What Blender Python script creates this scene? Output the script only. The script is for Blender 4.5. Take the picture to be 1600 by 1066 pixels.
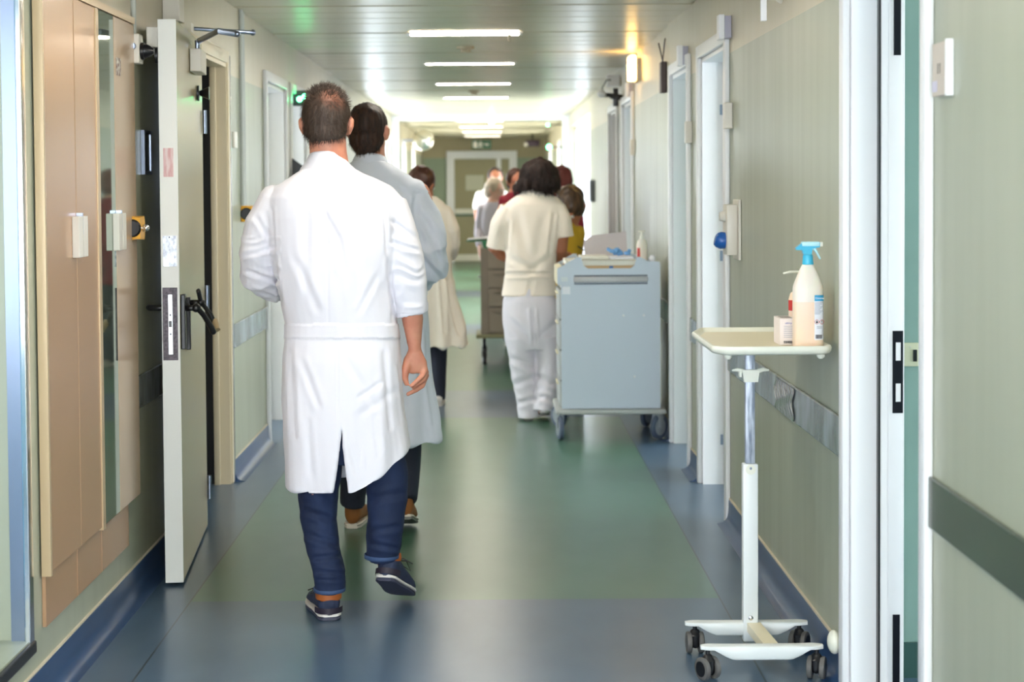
import bpy, bmesh, math, random
import numpy as np
from mathutils import Vector, Matrix, Euler, Quaternion
for o in list(bpy.data.objects): bpy.data.objects.remove(o)
SC = bpy.context.scene
COL = SC.collection
PI = math.pi
random.seed(7)
# ---------------------------------------------------------------- camera
F = 2600.0
PITCH = math.radians(2.1); ROLL = math.radians(-0.4)
CAMLOC = Vector((0, 0, 1.47))
RM = (Matrix.Rotation(PI/2 - PITCH, 3, 'X') @ Matrix.Rotation(ROLL, 3, 'Z'))
_d = RM.transposed() @ Vector((0, 1, 0))
SX = 800 + F*_d.x/(-_d.z) - 768       # shift so that the corridor's vanishing point sits at (768, 290)
SY = 290 - (533 - F*_d.y/(-_d.z))
cam_data = bpy.data.cameras.new('camera')
cam = bpy.data.objects.new('camera', cam_data); COL.objects.link(cam)
cam.location = CAMLOC; cam.rotation_euler = RM.to_euler()
cam_data.sensor_width = 36; cam_data.sensor_fit = 'HORIZONTAL'
cam_data.lens = F/1600*36
cam_data.shift_x = SX/1600; cam_data.shift_y = SY/1600
cam_data.dof.use_dof = True; cam_data.dof.focus_distance = 5.6; cam_data.dof.aperture_fstop = 3.6
cam_data.clip_start = 0.05; cam_data.clip_end = 200
SC.camera = cam
# ---------------------------------------------------------------- world, exposure
w = bpy.data.worlds.new('world'); SC.world = w; w.use_nodes = True
w.node_tree.nodes['Background'].inputs[0].default_value = (0.75, 0.85, 1.0, 1)
w.node_tree.nodes['Background'].inputs[1].default_value = 0.6
SC.view_settings.view_transform = 'Standard'; SC.view_settings.look = 'None'
SC.view_settings.gamma = 1.0; SC.view_settings.use_curve_mapping = False
SC.view_settings.exposure = 0.75
LAMP_E = 46.0      # ceiling luminaires
ASSUMED_BACKWIN_E = 13.0   # added daylight of an assumed window at the near end (unseen, behind the viewer)
ASSUMED_SIDEWIN_E = 12.0    # added daylight panes of the side rooms, their windows unseen and assumed
FARWIN_E = 3.0    # tall windows far down the corridor
# ---------------------------------------------------------------- helpers
def P(px, py, Y):
    d = RM @ Vector(((px - 800 + SX)/F, (533 + SY - py)/F, -1))
    return CAMLOC + d*(Y/d.y)
def pix(co):
    R = np.array(RM); q = (co - np.array(CAMLOC)) @ R
    return 800 - SX + F*q[:, 0]/(-q[:, 2]), 533 + SY - F*q[:, 1]/(-q[:, 2])
def lin(c):
    c = c/255.0
    return c/12.92 if c <= 0.04045 else ((c+0.055)/1.055)**2.4
def rgb(r, g, b): return (lin(r), lin(g), lin(b), 1)
MATS = {}
def mat(name, col, rough=0.5, metal=0.0, emit=0.0, spec=0.5, coat=0.0, noise=None, bump=None, sheen=0.0, trans=0.0, alpha=1.0, sss=0.0, emitcol=None):
    """noise=(scale, col2, (sx,sy,sz), fac)  bump=(scale, strength, (sx,sy,sz))"""
    if name in MATS: return MATS[name]
    m = bpy.data.materials.new(name); m.use_nodes = True
    nt = m.node_tree; b = nt.nodes['Principled BSDF']
    b.inputs['Base Color'].default_value = col
    b.inputs['Roughness'].default_value = rough
    b.inputs['Metallic'].default_value = metal
    b.inputs['Specular IOR Level'].default_value = spec
    b.inputs['Coat Weight'].default_value = coat
    b.inputs['Sheen Weight'].default_value = sheen
    b.inputs['Transmission Weight'].default_value = trans
    b.inputs['Alpha'].default_value = alpha
    b.inputs['Subsurface Weight'].default_value = sss
    b.inputs['Subsurface Radius'].default_value = (0.02, 0.008, 0.004)
    if emit:
        b.inputs['Emission Color'].default_value = emitcol or col
        b.inputs['Emission Strength'].default_value = emit
    def coords(sc):
        tc = nt.nodes.new('ShaderNodeTexCoord'); mp = nt.nodes.new('ShaderNodeMapping')
        mp.inputs['Scale'].default_value = sc
        nt.links.new(tc.outputs['Object'], mp.inputs['Vector']); return mp
    if noise:
        s, c2, sc, fac = noise
        mp = coords(sc); n = nt.nodes.new('ShaderNodeTexNoise')
        n.inputs['Scale'].default_value = s; n.inputs['Detail'].default_value = 5
        nt.links.new(mp.outputs[0], n.inputs['Vector'])
        mx = nt.nodes.new('ShaderNodeMix'); mx.data_type = 'RGBA'
        rp = nt.nodes.new('ShaderNodeMapRange'); rp.inputs[1].default_value = 0.35; rp.inputs[2].default_value = 0.65
        rp.inputs[3].default_value = 0; rp.inputs[4].default_value = fac
        nt.links.new(n.outputs['Fac'], rp.inputs[0]); nt.links.new(rp.outputs[0], mx.inputs[0])
        mx.inputs[6].default_value = col; mx.inputs[7].default_value = c2
        nt.links.new(mx.outputs[2], b.inputs['Base Color'])
    if bump:
        s, st, sc = bump
        mp = coords(sc); n = nt.nodes.new('ShaderNodeTexNoise')
        n.inputs['Scale'].default_value = s; n.inputs['Detail'].default_value = 4
        nt.links.new(mp.outputs[0], n.inputs['Vector'])
        bp = nt.nodes.new('ShaderNodeBump'); bp.inputs['Strength'].default_value = st; bp.inputs['Distance'].default_value = 0.01
        nt.links.new(n.outputs['Fac'], bp.inputs['Height']); nt.links.new(bp.outputs[0], b.inputs['Normal'])
    MATS[name] = m; return m

WL = {}
def wl(o): return WL[o.name] if o is not None else Vector((0, 0, 0))
def props(o, label=None, cat=None, group=None, kind=None):
    if label: o['label'] = label
    if cat: o['category'] = cat
    if group: o['group'] = group
    if kind: o['kind'] = kind
    return o
def empty(name, loc, label=None, cat=None, group=None):
    o = bpy.data.objects.new(name, None); COL.objects.link(o); o.location = loc; o.empty_display_size = 0.1
    WL[o.name] = Vector(loc); return props(o, label, cat, group)
def mk(name, geo, m, parent=None, smooth=False, label=None, cat=None, group=None, kind=None, origin=None):
    if isinstance(geo, bmesh.types.BMesh):
        bmesh.ops.recalc_face_normals(geo, faces=geo.faces[:])
        me = bpy.data.meshes.new(name); geo.to_mesh(me); geo.free()
    else: me = geo; me.name = name
    if smooth is True:
        me.polygons.foreach_set('use_smooth', [True]*len(me.polygons))
    elif smooth:
        me.polygons.foreach_set('use_smooth', [True]*len(me.polygons))
        me.set_sharp_from_angle(angle=math.radians(smooth))
    for x in (m if isinstance(m, (list, tuple)) else [m]): me.materials.append(x)
    n = len(me.vertices); co = np.empty(n*3); me.vertices.foreach_get('co', co); co = co.reshape(-1, 3)
    if parent is not None: L = wl(parent)
    elif kind == 'structure': L = Vector((0, 0, 0))
    elif origin is not None: L = Vector(origin)
    else: L = Vector(((co[:, 0].min()+co[:, 0].max())/2, (co[:, 1].min()+co[:, 1].max())/2, co[:, 2].min()))
    co = co - np.array(L); me.vertices.foreach_set('co', co.ravel()); me.update()
    o = bpy.data.objects.new(name, me); COL.objects.link(o)
    if parent is not None: o.parent = parent
    else: o.location = L
    WL[o.name] = L
    return props(o, label, cat, group, kind)
def copy_tree(o, loc, label=None):
    c = o.copy(); COL.objects.link(c); c.location = loc
    if label: c['label'] = label
    for ch in o.children:
        d = ch.copy(); COL.objects.link(d); d.parent = c
        for g in ch.children:
            e = g.copy(); COL.objects.link(e); e.parent = d
    return c
BM = bmesh.new
def box(bm, x0, x1, y0, y1, z0, z1, bev=0.0, seg=2, mi=0):
    vs = [bm.verts.new((x, y, z)) for x in (x0, x1) for y in (y0, y1) for z in (z0, z1)]
    idx = [(0, 1, 3, 2), (4, 6, 7, 5), (0, 4, 5, 1), (2, 3, 7, 6), (0, 2, 6, 4), (1, 5, 7, 3)]
    fs = [bm.faces.new([vs[i] for i in f]) for f in idx]
    for f in fs: f.material_index = mi
    if bev:
        es = list({e for f in fs for e in f.edges})
        bmesh.ops.bevel(bm, geom=es, offset=bev, segments=seg, profile=0.5, affect='EDGES')
    return bm
def boxm(x0, x1, y0, y1, z0, z1, bev=0.0, seg=2): return box(BM(), x0, x1, y0, y1, z0, z1, bev, seg)
def rings(bm, RR, closed=True, cap=True, mi=0):
    vr = [[bm.verts.new(p) for p in r] for r in RR]
    for a, b in zip(vr, vr[1:]):
        n = len(a)
        for i in range(n if closed else n-1):
            j = (i+1) % n
            f = bm.faces.new((a[i], a[j], b[j], b[i])); f.material_index = mi
    if cap:
        for r in (vr[0][::-1], vr[-1]):
            f = bm.faces.new(r); f.material_index = mi
    return bm
def sgnpow(v, p): return math.copysign(abs(v)**p, v)
def ell(c, ax, ay, rx, ry, n=20, pw=2.0):
    e = 2.0/pw
    return [c + ax*(rx*sgnpow(math.cos(t), e)) + ay*(ry*sgnpow(math.sin(t), e)) for t in [2*PI*i/n for i in range(n)]]
def tube(bm, pts, rads, n=16, ref=(0, 1, 0), rnd=True, pw=2.0, mi=0):
    pts = [Vector(p) for p in pts]; ref = Vector(ref)
    R = [(r, r) if not isinstance(r, (tuple, list)) else r for r in rads]
    out = []
    N = len(pts)
    for i in range(N):
        t = (pts[min(i+1, N-1)] - pts[max(i-1, 0)]).normalized()
        rf = ref if abs(t.dot(ref)) < 0.95 else Vector((1, 0, 0.01))
        s = t.cross(rf).normalized(); f = s.cross(t).normalized()
        if i == 0 and rnd:
            for a in (80, 55, 28):
                a = math.radians(a); k = math.cos(a); h = math.sin(a)*min(R[0])*0.9
                out.append(ell(pts[0]-t*h, s, f, R[0][0]*k, R[0][1]*k, n, pw))
        out.append(ell(pts[i], s, f, R[i][0], R[i][1], n, pw))
        if i == N-1 and rnd:
            for a in (28, 55, 80):
                a = math.radians(a); k = math.cos(a); h = math.sin(a)*min(R[-1])*0.9
                out.append(ell(pts[-1]+t*h, s, f, R[-1][0]*k, R[-1][1]*k, n, pw))
    return rings(bm, out, mi=mi)
def cyl(bm, a, b, r, r2=None, n=20, mi=0):
    return tube(bm, [a, b], [r, r if r2 is None else r2], n, rnd=False, mi=mi)
def ball(bm, c, r, rot=None, u=20, v=14, mi=0):
    r = (r, r, r) if not isinstance(r, (tuple, list)) else r
    M = Matrix.Translation(Vector(c)) @ ((rot.to_4x4() if rot is not None else Matrix.Identity(4)) @ Matrix.Diagonal((r[0], r[1], r[2], 1)))
    g = bmesh.ops.create_uvsphere(bm, u_segments=u, v_segments=v, radius=1, matrix=M)
    if mi:
        for vv in g['verts']:
            for f in vv.link_faces: f.material_index = mi
    return bm
def prism(bm, poly, axis, a, b, mi=0):
    """poly 2d points; axis 'x': (y,z) 'y': (x,z) 'z': (x,y)"""
    def p3(p, t): return {'x': (t, p[0], p[1]), 'y': (p[0], t, p[1]), 'z': (p[0], p[1], t)}[axis]
    return rings(bm, [[Vector(p3(p, a)) for p in poly], [Vector(p3(p, b)) for p in poly]], mi=mi)
def lathe(bm, c, prof, n=24, mi=0, sx=1, sy=1, pw=2.0):
    c = Vector(c)
    return rings(bm, [ell(c+Vector((0, 0, z)), Vector((1, 0, 0)), Vector((0, 1, 0)), r*sx, r*sy, n, pw) for r, z in prof], mi=mi)
def rows(bm, RW, Y0, n=32, pw=2.3, d_off=0.0, shrink=0.0):
    out = []
    for r in RW:
        py, xl, xr, d = r[:4]; dy = r[4] if len(r) > 4 else 0
        c = P((xl+xr)/2, py, Y0+dy); e = P(xr, py, Y0+dy)
        rx = (e - c).length - shrink
        out.append(ell(c, Vector((1, 0, 0)), Vector((0, 1, 0)), max(rx, .01), max(d-shrink, .01), n, pw))
    return rings(bm, out)
def bake(bm, voxel, sm=2, fac=0.5):
    bmesh.ops.recalc_face_normals(bm, faces=bm.faces[:])
    me = bpy.data.meshes.new('t'); bm.to_mesh(me); bm.free()
    o = bpy.data.objects.new('t', me); COL.objects.link(o)
    r = o.modifiers.new('r', 'REMESH'); r.mode = 'VOXEL'; r.voxel_size = voxel
    if sm:
        s = o.modifiers.new('s', 'SMOOTH'); s.factor = fac; s.iterations = sm
    dg = bpy.context.evaluated_depsgraph_get()
    out = bpy.data.meshes.new_from_object(o.evaluated_get(dg))
    bpy.data.objects.remove(o); bpy.data.meshes.remove(me)
    return out
def boolean(bm, cutter, op='DIFFERENCE'):
    obs = []
    for b in (bm, cutter):
        bmesh.ops.recalc_face_normals(b, faces=b.faces[:])
        me = bpy.data.meshes.new('t'); b.to_mesh(me); b.free()
        o = bpy.data.objects.new('t', me); COL.objects.link(o); obs.append(o)
    m = obs[0].modifiers.new('b', 'BOOLEAN'); m.operation = op; m.object = obs[1]; m.solver = 'EXACT'
    dg = bpy.context.evaluated_depsgraph_get()
    out = bpy.data.meshes.new_from_object(obs[0].evaluated_get(dg))
    for o in obs:
        me = o.data; bpy.data.objects.remove(o); bpy.data.meshes.remove(me)
    r = BM(); r.from_mesh(out); bpy.data.meshes.remove(out); return r
def hashn(i, j, k):
    v = np.sin(i*127.1 + j*311.7 + k*74.7)*43758.5453
    return v - np.floor(v)
def vnoise(p):
    i = np.floor(p); f = p - i; f = f*f*(3-2*f)
    r = 0
    for a in (0, 1):
        for b in (0, 1):
            for c in (0, 1):
                wgt = (f[:, 0] if a else 1-f[:, 0])*(f[:, 1] if b else 1-f[:, 1])*(f[:, 2] if c else 1-f[:, 2])
                r = r + wgt*hashn(i[:, 0]+a, i[:, 1]+b, i[:, 2]+c)
    return r*2-1
def arrs(me):
    n = len(me.vertices); co = np.empty(n*3); no = np.empty(n*3)
    me.vertices.foreach_get('co', co); me.vertices.foreach_get('normal', no)
    return co.reshape(-1, 3), no.reshape(-1, 3)
def setco(me, co): me.vertices.foreach_set('co', co.ravel()); me.update()
def wrinkle(me, creases=(), noise=(), back_only=True, extra=None):
    """creases: (x1,y1,x2,y2,width_px,amp_m); noise: (amp,(fx,fy,fz))"""
    co, no = arrs(me); px, py = pix(co); d = np.zeros(len(co))
    msk = 1/(1+np.exp((no[:, 1]-0.15)*12)) if back_only else 1
    for (x1, y1, x2, y2, wd, amp) in creases:
        dx, dy = x2-x1, y2-y1; L = math.hypot(dx, dy)
        t = ((px-x1)*dx + (py-y1)*dy)/(L*L); tc = np.clip(t, 0, 1)
        u = ((px-x1)*(-dy) + (py-y1)*dx)/L
        e = np.hypot(px-(x1+tc*dx), py-(y1+tc*dy))
        end = np.exp(-(np.maximum(0, np.abs(t-0.5)-0.38)*L/(wd*1.5+1))**2)
        uu = u/wd
        d += msk*end*amp*(-np.exp(-uu*uu) + 0.7*np.exp(-(np.abs(uu)-1.7)**2))
    for amp, fr in noise:
        d += amp*vnoise(co*np.array(fr)+13.7)
    if extra is not None: d += extra(co, no, px, py)
    setco(me, co + no*d[:, None]); return me
def frame(fwd, up=(0, 0, 1)):
    f = Vector(fwd).normalized(); u = Vector(up); r = f.cross(u).normalized(); u = r.cross(f)
    return Matrix((r, f, u)).transposed()      # columns: right, forward, up
def head(bm, c, R, s=1.0, ears=True):
    """skull, jaw, nose, brow, lips, ears around centre c; R columns right/forward/up"""
    c = Vector(c)
    def q(x, y, z): return c + R @ Vector((x*s, y*s, z*s))
    def b(x, y, z, r): ball(bm, q(x, y, z), tuple(v*s for v in r), R)
    b(0, -.012, .02, (.076, .096, .094)); b(0, .018, -.045, (.060, .068, .070)); b(0, .052, -.085, (.034, .032, .026))
    b(0, .088, -.018, (.0125, .022, .024)); b(0, .080, .022, (.055, .016, .012))
    b(0, .079, -.058, (.024, .012, .007)); b(0, .077, -.067, (.020, .012, .006))
    if ears:
        for k in (-1, 1):
            tube(bm, [q(.078*k, -.012, .018), q(.084*k, -.020, .008), q(.083*k, -.020, -.012), q(.076*k, -.008, -.034)],
                 [.010*s, .013*s, .012*s, .008*s], 10)
def text(name, body, size, M, m, parent, ext=0.0004):
    cu = bpy.data.curves.new('t', 'FONT'); cu.body = body; cu.size = size; cu.extrude = ext; cu.align_x = 'CENTER'; cu.align_y = 'CENTER'
    o = bpy.data.objects.new('t', cu); COL.objects.link(o)
    dg = bpy.context.evaluated_depsgraph_get()
    me = bpy.data.meshes.new_from_object(o.evaluated_get(dg)); bpy.data.objects.remove(o)
    me.transform(M); return mk(name, me, m, parent)
def TM(loc, right, up):
    r = Vector(right).normalized(); u = Vector(up).normalized(); n = r.cross(u)
    M = Matrix((r, u, n)).transposed().to_4x4(); M.translation = Vector(loc); return M
# ---------------------------------------------------------------- materials
def zsplit_paint(name, low, high, zs, rough=0.33):
    m = mat(name, low, rough, spec=0.5)
    nt = m.node_tree; b = nt.nodes['Principled BSDF']
    g = nt.nodes.new('ShaderNodeNewGeometry'); s = nt.nodes.new('ShaderNodeSeparateXYZ')
    nt.links.new(g.outputs['Position'], s.inputs[0])
    gt = nt.nodes.new('ShaderNodeMath'); gt.operation = 'GREATER_THAN'; gt.inputs[1].default_value = zs
    nt.links.new(s.outputs['Z'], gt.inputs[0])
    mp = nt.nodes.new('ShaderNodeMapping'); mp.inputs['Scale'].default_value = (5, 5, 0.35)
    nt.links.new(g.outputs['Position'], mp.inputs[0])
    n = nt.nodes.new('ShaderNodeTexNoise'); n.inputs['Scale'].default_value = 2.2; n.inputs['Detail'].default_value = 6
    nt.links.new(mp.outputs[0], n.inputs['Vector'])
    r = nt.nodes.new('ShaderNodeMapRange'); r.inputs[1].default_value = .3; r.inputs[2].default_value = .7
    nt.links.new(n.outputs['Fac'], r.inputs[0])
    m1 = nt.nodes.new('ShaderNodeMix'); m1.data_type = 'RGBA'
    m1.inputs[6].default_value = low; m1.inputs[7].default_value = tuple(v*0.93 for v in low[:3])+(1,)
    nt.links.new(r.outputs[0], m1.inputs[0])
    m2 = nt.nodes.new('ShaderNodeMix'); m2.data_type = 'RGBA'; m2.inputs[7].default_value = high
    nt.links.new(gt.outputs[0], m2.inputs[0]); nt.links.new(m1.outputs[2], m2.inputs[6])
    nt.links.new(m2.outputs[2], b.inputs['Base Color'])
    r2 = nt.nodes.new('ShaderNodeMapRange'); r2.inputs[3].default_value = rough-.05; r2.inputs[4].default_value = rough+.1
    nt.links.new(n.outputs['Fac'], r2.inputs[0]); nt.links.new(r2.outputs[0], b.inputs['Roughness'])
    return m
M_wall = zsplit_paint('wall_paint', rgb(166, 170, 150), rgb(196, 186, 160), 2.03)
M_teal = mat('teal_room_paint', rgb(140, 172, 164), 0.5, noise=(3, rgb(130, 162, 154), (1, 1, 1), 1))
M_white = mat('white_frame_paint', rgb(236, 236, 238), 0.35)
M_cream = mat('cream_frame_paint', rgb(214, 200, 170), 0.35)
M_plasterw = mat('white_plaster', rgb(228, 226, 214), 0.5)
M_pale = mat('pale_blue_paint', rgb(150, 205, 232), 0.45, noise=(4, rgb(142, 196, 224), (1, 1, .3), 1))
M_chrome = mat('polished_chrome', rgb(225, 226, 232), 0.13, 1.0)
M_steel = mat('brushed_steel', rgb(150, 160, 180), 0.3, 1.0, bump=(60, .05, (20, 20, .3)))
M_black = mat('black_plastic', rgb(20, 20, 24), 0.35)
M_dark = mat('dark_rubber', rgb(30, 31, 36), 0.55)
M_navy = mat('navy_skirting_vinyl', rgb(44, 72, 110), 0.28, noise=(5, rgb(40, 66, 104), (1, 1, 1), 1))
M_band = mat('dark_bumper_strip', rgb(72, 84, 72), 0.22, noise=(6, rgb(62, 72, 62), (1, .3, 1), 1))
M_bandL = mat('grey_sheen_bumper', rgb(150, 158, 162), 0.2, noise=(8, rgb(98, 104, 100), (1, 1, .4), 1))  # lighter grey puts bright reflections into the strip's colour
M_edge = mat('cream_sealant', rgb(210, 200, 180), 0.6)
M_lamp = mat('lamp_diffuser', rgb(255, 250, 240), 0.5, emit=LAMP_E, emitcol=(1, .93, .82, 1))
M_day = mat('assumed_room_glow', rgb(230, 240, 255), 0.3, emit=ASSUMED_SIDEWIN_E, emitcol=(.86, .93, 1, 1))  # glow of the assumed, unseen side-room windows
M_dayback = mat('assumed_back_glow', rgb(230, 240, 255), 0.3, emit=ASSUMED_BACKWIN_E, emitcol=(.90, .95, 1, 1))  # added glow for the assumed window behind the viewer
M_dayfar = mat('daylight_pane_far', rgb(230, 240, 255), 0.3, emit=FARWIN_E, emitcol=(.88, .95, 1, 1))
M_day3 = mat('added_recess_glow', rgb(230, 240, 255), .3, emit=2.2, emitcol=(.86, .93, 1, 1))  # glow of the unseen window added in the recess
M_lampf = mat('added_lamp_diffuser', rgb(255, 250, 240), .5, emit=17, emitcol=(1, .9, .72, 1))  # for the lamps added beyond the portal
M_day2 = mat('added_door_glow', rgb(230, 240, 255), .3, emit=8, emitcol=(1, .97, .88, 1))  # glow panes added in the far openings to light the corridor end
M_lampd = mat('lamp_diffuser_dim', rgb(255, 250, 240), .5, emit=34, emitcol=(1, .90, .76, 1))
M_ceil = mat('glossy_metal_ceiling', rgb(206, 196, 168), 0.28, 0.0, noise=(3, rgb(198, 190, 164), (1, 1, 1), 1))
M_tan = mat('olive_tan_paint', rgb(150, 142, 110), 0.45)
M_door_olive = mat('olive_door_laminate', rgb(150, 142, 106), 0.4)
M_endgreen = zsplit_paint('end_wall_paint', rgb(150, 164, 140), rgb(176, 164, 130), 2.0, .45)

def floor_mat():
    m = mat('vinyl_floor', rgb(84, 118, 100), 0.17, spec=0.95)
    nt = m.node_tree; b = nt.nodes['Principled BSDF']; L = nt.links.new
    g = nt.nodes.new('ShaderNodeNewGeometry'); s = nt.nodes.new('ShaderNodeSeparateXYZ'); L(g.outputs['Position'], s.inputs[0])
    def mth(op, a, v, c=None):
        n = nt.nodes.new('ShaderNodeMath'); n.operation = op
        for i, x in enumerate((a, v)):
            if hasattr(x, 'links'): L(x, n.inputs[i])
            else: n.inputs[i].default_value = x
        return n.outputs[0]
    X, Y = s.outputs['X'], s.outputs['Y']
    blue = mth('MAXIMUM', mth('GREATER_THAN', X, .80), mth('LESS_THAN', X, -1.08))
    blue = mth('MAXIMUM', blue, mth('LESS_THAN', Y, 5.86))
    for a, c in ((10.5, 11.9), (16.4, 17.6), (22.0, 23.2)):
        blue = mth('MAXIMUM', blue, mth('MULTIPLY', mth('GREATER_THAN', Y, a), mth('LESS_THAN', Y, c)))
    def noisecol(c1, c2, sc):
        mp = nt.nodes.new('ShaderNodeMapping'); mp.inputs['Scale'].default_value = (1.6, .8, 1); L(g.outputs['Position'], mp.inputs[0])
        n = nt.nodes.new('ShaderNodeTexNoise'); n.inputs['Scale'].default_value = sc; n.inputs['Detail'].default_value = 3; L(mp.outputs[0], n.inputs['Vector'])
        r = nt.nodes.new('ShaderNodeMapRange'); r.inputs[1].default_value = .32; r.inputs[2].default_value = .68; L(n.outputs['Fac'], r.inputs[0])
        x = nt.nodes.new('ShaderNodeMix'); x.data_type = 'RGBA'; x.inputs[6].default_value = c1; x.inputs[7].default_value = c2
        L(r.outputs[0], x.inputs[0]); return x.outputs[2], n
    gc, n1 = noisecol(rgb(70, 108, 88), rgb(80, 116, 98), 4)
    bc, n2 = noisecol(rgb(68, 92, 116), rgb(78, 101, 124), 4)
    x = nt.nodes.new('ShaderNodeMix'); x.data_type = 'RGBA'; L(blue, x.inputs[0]); L(gc, x.inputs[6]); L(bc, x.inputs[7])
    # weld seams
    seam = mth('LESS_THAN', mth('ABSOLUTE', mth('SUBTRACT', X, .80), 0), .003)
    seam = mth('MAXIMUM', seam, mth('LESS_THAN', mth('ABSOLUTE', mth('SUBTRACT', X, -1.08), 0), .003))
    x2 = nt.nodes.new('ShaderNodeMix'); x2.data_type = 'RGBA'; L(seam, x2.inputs[0]); L(x.outputs[2], x2.inputs[6]); x2.inputs[7].default_value = rgb(50, 62, 70)
    L(x2.outputs[2], b.inputs['Base Color'])
    r = nt.nodes.new('ShaderNodeMapRange'); r.inputs[3].default_value = .12; r.inputs[4].default_value = .19; nt.nodes.remove(r); b.inputs['Roughness'].default_value = .277
    n3 = nt.nodes.new('ShaderNodeTexNoise'); n3.inputs['Scale'].default_value = 9; L(g.outputs['Position'], n3.inputs['Vector'])
    bp = nt.nodes.new('ShaderNodeBump'); bp.inputs['Strength'].default_value = 0; bp.inputs['Distance'].default_value = .01; L(n3.outputs['Fac'], bp.inputs['Height']); 
    return m
M_floor = floor_mat()

# ---------------------------------------------------------------- the setting
XL, XR, T, H = -1.30, 1.025, 0.148, 2.385
YB, YE = -2.0, 32.0
def S(name, bm, m, parent=None, smooth=False): return mk(name, bm, m, parent, smooth, kind=None if parent else 'structure')
S('floor', boxm(-4.6, 4.6, YB-.2, YE+.2, -.06, 0), M_floor)
# ceiling of metal strips running across the corridor, with open joints
bm = BM(); y = YB
k = 0
while y < YE:
    pw_ = 0.3
    box(bm, XL-.02, XR+.02, y+.004, y+pw_-.004, H + (0.003 if k % 5 == 4 else 0), H+.03, .003, 1); y += pw_; k += 1
box(bm, -4.6, 4.6, YB-.2, YE+.2, H+.031, H+.1)
S('ceiling', bm, M_ceil)
OPR = [(3.90, 4.77, 0, 2.10), (7.20, 8.13, 0, 2.09), (8.58, 9.42, 0, 2.09), (11.98, 12.88, 0, 2.09), (13.45, 14.35, 0, 2.09),
       (17.3, 21.6, .12, 2.22), (24.4, 25.3, 0, 2.09), (28.0, 28.9, 0, 2.09)]
OPL = [(0.4, 4.62, .205, 2.385), (7.18, 8.22, 0, 2.09), (9.56, 10.50, 0, 2.09), (10.72, 11.60, 0, 2.09), (13.6, 14.5, 0, 2.09),
       (17.3, 21.6, .12, 2.22), (24.0, 24.9, 0, 2.09), (27.0, 27.9, 0, 2.09)]
def wall(name, xi, xo, ops, m):
    bm = BM(); a, b = min(xi, xo), max(xi, xo); y = YB
    for (ya, yb, za, zb) in ops:
        box(bm, a, b, y, ya, 0, H)
        if za > 0: box(bm, a, b, ya, yb, 0, za)
        if zb < H: box(bm, a, b, ya, yb, zb, H)
        y = yb
    box(bm, a, b, y, YE, 0, H)
    return S(name, bm, m)
wall('wall_right', XR, XR+T, OPR, M_wall)
wall('wall_left', XL, XL-T, OPL, M_wall)
S('wall_end', boxm(-4.6, 4.6, YE, YE+.15, 0, H+.03), M_endgreen)
bm = BM(); box(bm, -4.6, -1.1, YB-.15, YB, 0, H); box(bm, .85, 4.6, YB-.15, YB, 0, H); box(bm, -1.1, .85, YB-.15, YB, 0, .25); box(bm, -1.1, .85, YB-.15, YB, 2.25, H)
S('wall_back', bm, M_wall)
# assumed near-end window, unseen behind the viewer, added for its light
WN = [0]
def window_x(x, ya, yb, za, zb, m, nm=3, dirx=1):
    """glazed window in a side wall: pane at x, frame toward the room"""
    WN[0] += 1
    bm = BM(); t = .05
    xa, xb = sorted((x, x - dirx*.05))
    box(bm, xa, xb, ya, yb, za, za+t); box(bm, xa, xb, ya, yb, zb-t, zb)
    for i in range(nm+1):
        yy = ya + (yb-ya-t)*i/nm; box(bm, xa, xb, yy, yy+t, za+t, zb-t)
    f = S('window_%d' % WN[0], bm, M_white)
    xc, xd = sorted((x + dirx*.001, x + dirx*.02))
    S('pane', boxm(xc, xd, ya, yb, za, zb), m, f)
    return f
WN[0] += 1
bm = BM()
for (a, b, c, d) in ((-1.1, .85, .25, .31), (-1.1, .85, 2.19, 2.25), (-1.1, -1.04, .31, 2.19), (.79, .85, .31, 2.19), (-.155, -.095, .31, 2.19)):
    box(bm, a, b, YB-.10, YB-.04, c, d)
f = S('window_1', bm, M_white); S('pane', boxm(-1.1, .85, YB-.13, YB-.105, .25, 2.25), M_dayback, f)  # unseen window, assumed and added to light the corridor from behind
window_x(XR+T-.022, 17.3, 21.6, .12, 2.22, M_dayfar, 4, 1)
window_x(XL-T+.02, 17.3, 21.6, .12, 2.22, M_dayfar, 4, -1)
# side rooms on the right and left, with assumed windows added for daylight
bm = BM()
for yy in (2.0, 4.90, 8.30, 11.2, 13.1, 16.2): box(bm, XR+T, 4.2, yy, yy+.1, 0, H)
for ya, yb in ((2.0, 16.3),):
    box(bm, 4.2, 4.35, ya, yb, 0, .9); box(bm, 4.2, 4.35, ya, yb, 2.1, H)
    for yy in (2.0, 4.6, 7.7, 10.7, 12.8, 15.8): box(bm, 4.2, 4.35, yy, yy+.7, .9, 2.1)
S('wall_rooms_right', bm, M_teal)
for ya, yb in ((2.7, 4.6), (5.3, 7.7), (8.4, 10.7), (11.4, 12.8), (13.5, 15.8)): window_x(4.3, ya, yb, .9, 2.1, M_day, 2, 1)  # unseen room windows, assumed and added to light the doorways
bm = BM()
for yy in (6.9, 8.75, 12.6, 15.5): box(bm, -4.2, XL-T, yy, yy+.1, 0, H)
box(bm, -2.6, -2.5, 7.0, 8.75, 0, H)
box(bm, -4.35, -4.2, 6.9, 15.6, 0, .9); box(bm, -4.35, -4.2, 6.9, 15.6, 2.1, H)
for a, b in ((6.9, 9.4), (11.9, 13.2), (15.0, 15.6)): box(bm, -4.35, -4.2, a, b, .9, 2.1)
S('wall_rooms_left', bm, M_plasterw)
for ya, yb in ((9.4, 11.9), (13.2, 15.0)): window_x(-4.3, ya, yb, .9, 2.1, M_day, 2, -1)  # assumed windows of the left rooms, also added for light
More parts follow.
